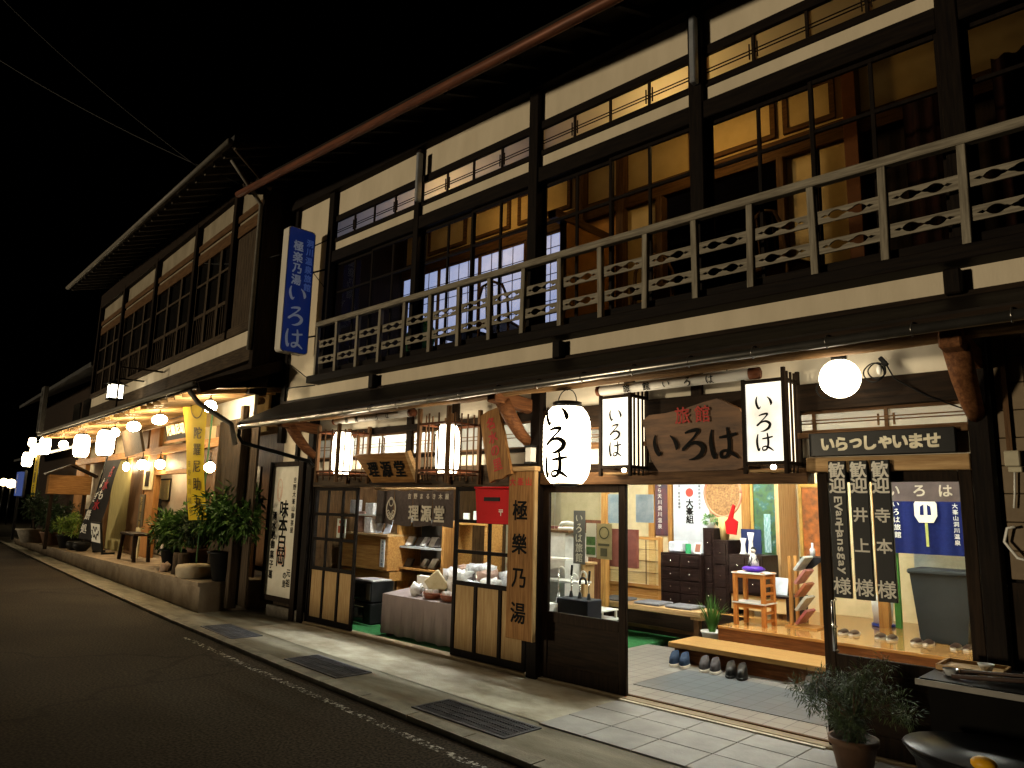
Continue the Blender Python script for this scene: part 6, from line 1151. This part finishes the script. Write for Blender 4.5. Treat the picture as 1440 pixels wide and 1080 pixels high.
# the third house, farther lanterns and signs
H3 = thing("dark_far_house", "unlit dark gabled house beyond the lit pent roof", "house", (-19, 3, 0)); MB().box(-26, -12.9, 1.0, 7, 0, 5.3).build("wall", W('dark'), H3); t = MB(); vs = [(-26.5, .1, 5.2), (-12.6, .1, 5.2), (-12.6, 4, 7.6), (-26.5, 4, 7.6)]; t._add(vs + [(a, b_, c + .12) for a, b_, c in vs], [(0, 1, 2, 3), (4, 5, 6, 7), (0, 1, 5, 4), (1, 2, 6, 5), (2, 3, 7, 6), (3, 0, 4, 7)]); t.build("roof", TILE_ROOF, H3)
t = MB(); vs = [(-25, .0, 2.9), (-12.8, .0, 2.9), (-12.8, 1.0, 3.3), (-25, 1.0, 3.3)]; t._add(vs + [(a, b_, c + .08) for a, b_, c in vs], [(0, 1, 2, 3), (4, 5, 6, 7), (0, 1, 5, 4), (1, 2, 6, 5), (2, 3, 7, 6), (3, 0, 4, 7)]); t.build("pent_roof", TILE_ROOF, H3)
MB().box(-15.6, -13.2, .94, .99, 1.2, 2.7).build("plaster_panel", PLASTER, H3)
for k in range(3): MB().box(-19.5 + k * 1.6, -18.4 + k * 1.6, .95, .99, 3.6, 4.8).build("window", mat("dark_window_glass", (.010, .009, .008), .12), H3)
for k, (x, y, z, r, h_, lab) in enumerate(((-15.4, -.35, 3.05, .15, .50, "largest of the far lanterns clustered at the end of the lit eave"), (-17.2, -.35, 3.0, .13, .42, "far lantern in the cluster beside the second yellow banner"), (-18.6, -.35, 2.75, .15, .46, "lowest lantern of the far cluster"), (-18.0, -.35, 3.30, .11, .26, "topmost small lantern of the far cluster"))): lantern((x, y, z), r, h_, lab, HB, "far lanterns beyond the lit eave")
l = thing("yellow_banner", "distant narrow yellow banner below the far lantern cluster", "banner", (-16.6, -.3, .2)); MB().box(-17.1, -16.35, -.32, -.30, 1.55, 2.85).build("cloth", YB, l); MB().tube([(-16.3, -.3, .2), (-16.3, -.3, 3.0)], .02, 6).build("pole", BLACKM, l); letters("陀羅尼", (-16.72, -.325, 2.5), X_, Z_, .36, BI, l, True, .38, .02, .01)
l = thing("blue_lit_sign", "small bluish lit standing sign beyond the distant yellow banner", "sign", (-19.3, -.4, 1.5)); MB().box(-19.75, -18.95, -.45, -.33, 1.55, 2.35).build("panel", emis("blue_white_sign", (.10, .15, .42), .35), l); MB().box(-19.8, -18.9, -.32, -.25, 1.5, 2.4).build("back_box", BLACKM, l); MB().box(-19.4, -19.3, -.42, -.34, .1, 1.5).build("stand", BLACKM, l); letters("お食事", (-19.35, -.455, 2.2), X_, Z_, .22, WHITEINK, l, True, .24, .02, .01)
l = thing("tall_shop_sign", "tall unlit pale signboard on the dark far house", "sign", (-17.6, .0, 3.6)); MB().box(-17.9, -17.3, -.3, -.18, 3.6, 5.1).build("panel", mat("dull_sign", (.045, .04, .033), .7), l); letters("みやげ処", (-17.6, -.30, 4.85), X_, Z_, .30, INK, l, True, .36, .02, .008)
F = Matrix.Identity(4)
# far end of the street
for k, (x, y, w_, h_, lab) in enumerate(((-44, 9, 12, 6, "dim distant house at the end of the street, nearer one"), (-62, 12, 16, 6.5, "dim distant house at the end of the street, farther one"))):
    hh = thing("distant_house", lab, "house", (x, y, 0), "dim houses at the end of the street"); MB().box(x - w_ / 2, x + w_ / 2, y, y + 7, -.2, h_).build("wall", W('dark'), hh); t = MB(); t.prism([(-.9, h_), (7.9, h_), (3.5, h_ + 2.2)], (x - w_ / 2 - .5, y, 0), Y_, Z_, w_ + 1); t.build("roof", TILE_ROOF, hh)
for k, (x, y, z, r, lab) in enumerate(((-44.5, 5.2, 2.15, .24, "distant glowing lantern at the end of the street, nearest of the row"), (-47.2, 5.4, 2.25, .27, "distant glowing lantern at the end of the street, middle of the row"), (-49.5, 5.5, 2.35, .24, "distant glowing lantern at the end of the street, at the picture's edge"))):
    l = thing("distant_lantern", lab, "lantern", (x, y, 0), "distant lanterns at the street's end"); MB().ball((x, y, z), r, 12).build("globe", emis("far_glow", (1, .75, .38), 6.), l); MB().tube([(x, y, -.1), (x, y, z - r)], .04, 6).build("post", BLACKM, l)
# overhead wires
def cable(a, b, sag, r, lab):
    a, b = Vector(a), Vector(b); tag(MB().tube([a.lerp(b, i / 16) - Vector((0, 0, sag * 4 * (i / 16) * (1 - i / 16))) for i in range(17)], r, 5).build("overhead_wire", mat("grey_wire", (.03, .028, .026), .7)), lab, "wire", "overhead wires")
cable((-6.6, -.75, 6.35), (-16.2, -4.2, 12.4), .25, .008, "lower overhead wire rising over the street from the neighbouring roof"); cable((-7.2, -1.0, 6.6), (-17.5, -4.2, 15.4), .3, .006, "fainter upper overhead wire rising over the street")
cable((-5.9, -.35, 5.15), (-9.8, -.1, 6.0), .1, .008, "short wire running from the blue sign across the boards")

# ================================================================== BY THE DOOR ON THE RIGHT
l = thing("potted_conifer", "small feathery conifer in a brown pot before the glazed door", "plant", (2.02, -.55, 0)); x, y = 2.02, -.55
MB().lathe([(.085, 0), (.125, .21), (.14, .215), (.142, .25), (.125, .25), (.115, .215)], (x, y, .002), 22).build("pot", TERRA, l); MB().lathe([(.117, 0), (.02, .012), (0, .013)], (x, y, .212), 16).build("soil", mat("potting_soil", (.03, .022, .015), .95), l)
q = MB(); tips = []
for k in range(13):
    a = random.uniform(0, 6.28); rr_ = random.uniform(.05, .23); zt = random.uniform(.36, .68); p = Vector((x + rr_ * math.cos(a) * 1.15, y + rr_ * math.sin(a), zt)); tips.append(p); q.tube([(x, y, .21), (x + .01, y, .34), (x + .5 * rr_ * math.cos(a), y + .5 * rr_ * math.sin(a), .36 + .4 * (zt - .36)), p], [.014, .011, .007, .002], 6)
q.build("stems", BARK, l); q = MB()
for p in tips:
    for j in range(4): c = p + Vector((random.gauss(0, .05), random.gauss(0, .05), random.gauss(-.03, .05))); q.foliage(c, (.085, .075, .06), 110, .045, .006, .1)
q.build("foliage", mat("conifer_green", (.06, .085, .032), .6, 0, (.025, .045, .016), 20.), l)
l = thing("black_tub", "large glossy black rounded tub at the bottom right beside the potted conifer", "tub", (2.95, -1.15, 0)); GP = mat("glossy_black_plastic", (.005, .005, .0055), .32, spec=.08)
MB().lathe([(.30, 0), (.37, .40), (.385, .42), (.40, .445), (.385, .47), (.36, .46), (.335, .10), (0, .09)], (2.98, -1.12, .002), 36, 1.25, .85).build("body", GP, l); MB().lathe([(.40, 0), (.41, .012), (.40, .024)], (2.98, -1.12, .45), 36, 1.25, .85).build("rim", CHROME if False else GP, l)
l = thing("black_side_table", "black topped low table with pale edge by the glazed door", "table", (3.0, -.48, 0)); MB().box(2.46, 3.7, -.80, -.14, .655, .70, .006).build("top", GP, l); MB().box(2.45, 3.71, -.812, -.802, .665, .695).build("edge_trim", mat("dull_edge_trim", (.16, .15, .135), .5, .4), l); MB().box(2.50, 3.68, -.76, -.74, .12, .652).build("front_panel", mat("matt_black_board", (.006, .0055, .005), .8, spec=.02), l)
for a in (2.52, 3.64):
    for b_ in (-.73, -.2): MB().box(a - .02, a + .02, b_ - .02, b_ + .02, .0, .654).build("leg", BLACKM, l)
l = thing("serving_tray", "pale wooden serving tray on the black topped table", "tray", (2.62, -.35, .70)); MB().box(2.48, 2.78, -.48, -.22, .702, .712).build("base", W('light', 'x'), l); q = MB(); q.box(2.48, 2.78, -.49, -.478, .702, .73).box(2.48, 2.78, -.222, -.21, .702, .73).box(2.47, 2.482, -.478, -.222, .702, .73).box(2.778, 2.79, -.478, -.222, .702, .73); q.build("rim", W('light', 'x'), l)
for xx, yy, lab, m_ in ((2.70, -.38, "small white cup on the pale serving tray", WHITEP), (2.92, -.42, "small cream bowl on the black topped table right of the tray", mat("cream_ceramic", (.62, .54, .36), .3)), (2.58, -.62, "clear glass ashtray at the front corner of the black topped table", mat("clear_ashtray", (.35, .36, .36), .08, coat=1.))): tag(MB().lathe([(.025, 0), (.042, .04), (.038, .04), (.02, .008)], (xx, yy, .7125 if yy > -.4 else .7005), 16).build("small_bowl", m_), lab, "bowl")
q = MB(); q.tube([(2.60, -.70, .715), (2.95, -.62, .735), (3.3, -.56, .73)], .012, 8); q.tube([(2.62, -.60, .73), (2.98, -.58, .755), (3.35, -.62, .735)], .010, 8); tag(q.build("folded_umbrella", mat("dark_brown_cloth", (.05, .03, .022), .6)), "thin dark rods lying across the black topped table", "rods")
l = thing("duck_toy", "small yellow duck shaped toy on the edge of the black tub", "toy", (2.86, -1.40, .47)); dx, dy, dz = 2.88, -1.445, .475; YD = mat("yellow_rubber", (.60, .30, .01), .4)
MB().ball((dx, dy, dz + .03), .042, 14, 0, (1.25, .95, .72)).build("body", YD, l); MB().ball((dx - .01, dy, dz + .078), .027, 12).build("head", YD, l); MB().lathe([(.012, 0), (.008, .018), (0, .026)], (0, 0, 0), 8).build("bill", mat("orange_rubber", (.55, .14, .01), .4), l)
b_ = l.children[-1]; WMl = WM[l].to_translation(); b_.location = Vector((dx - .03, dy - .012, dz + .076)) - WMl + WMl * 0; b_.data.transform(Matrix.Translation(WMl)); b_.rotation_euler = (R(90), 0, R(-60))
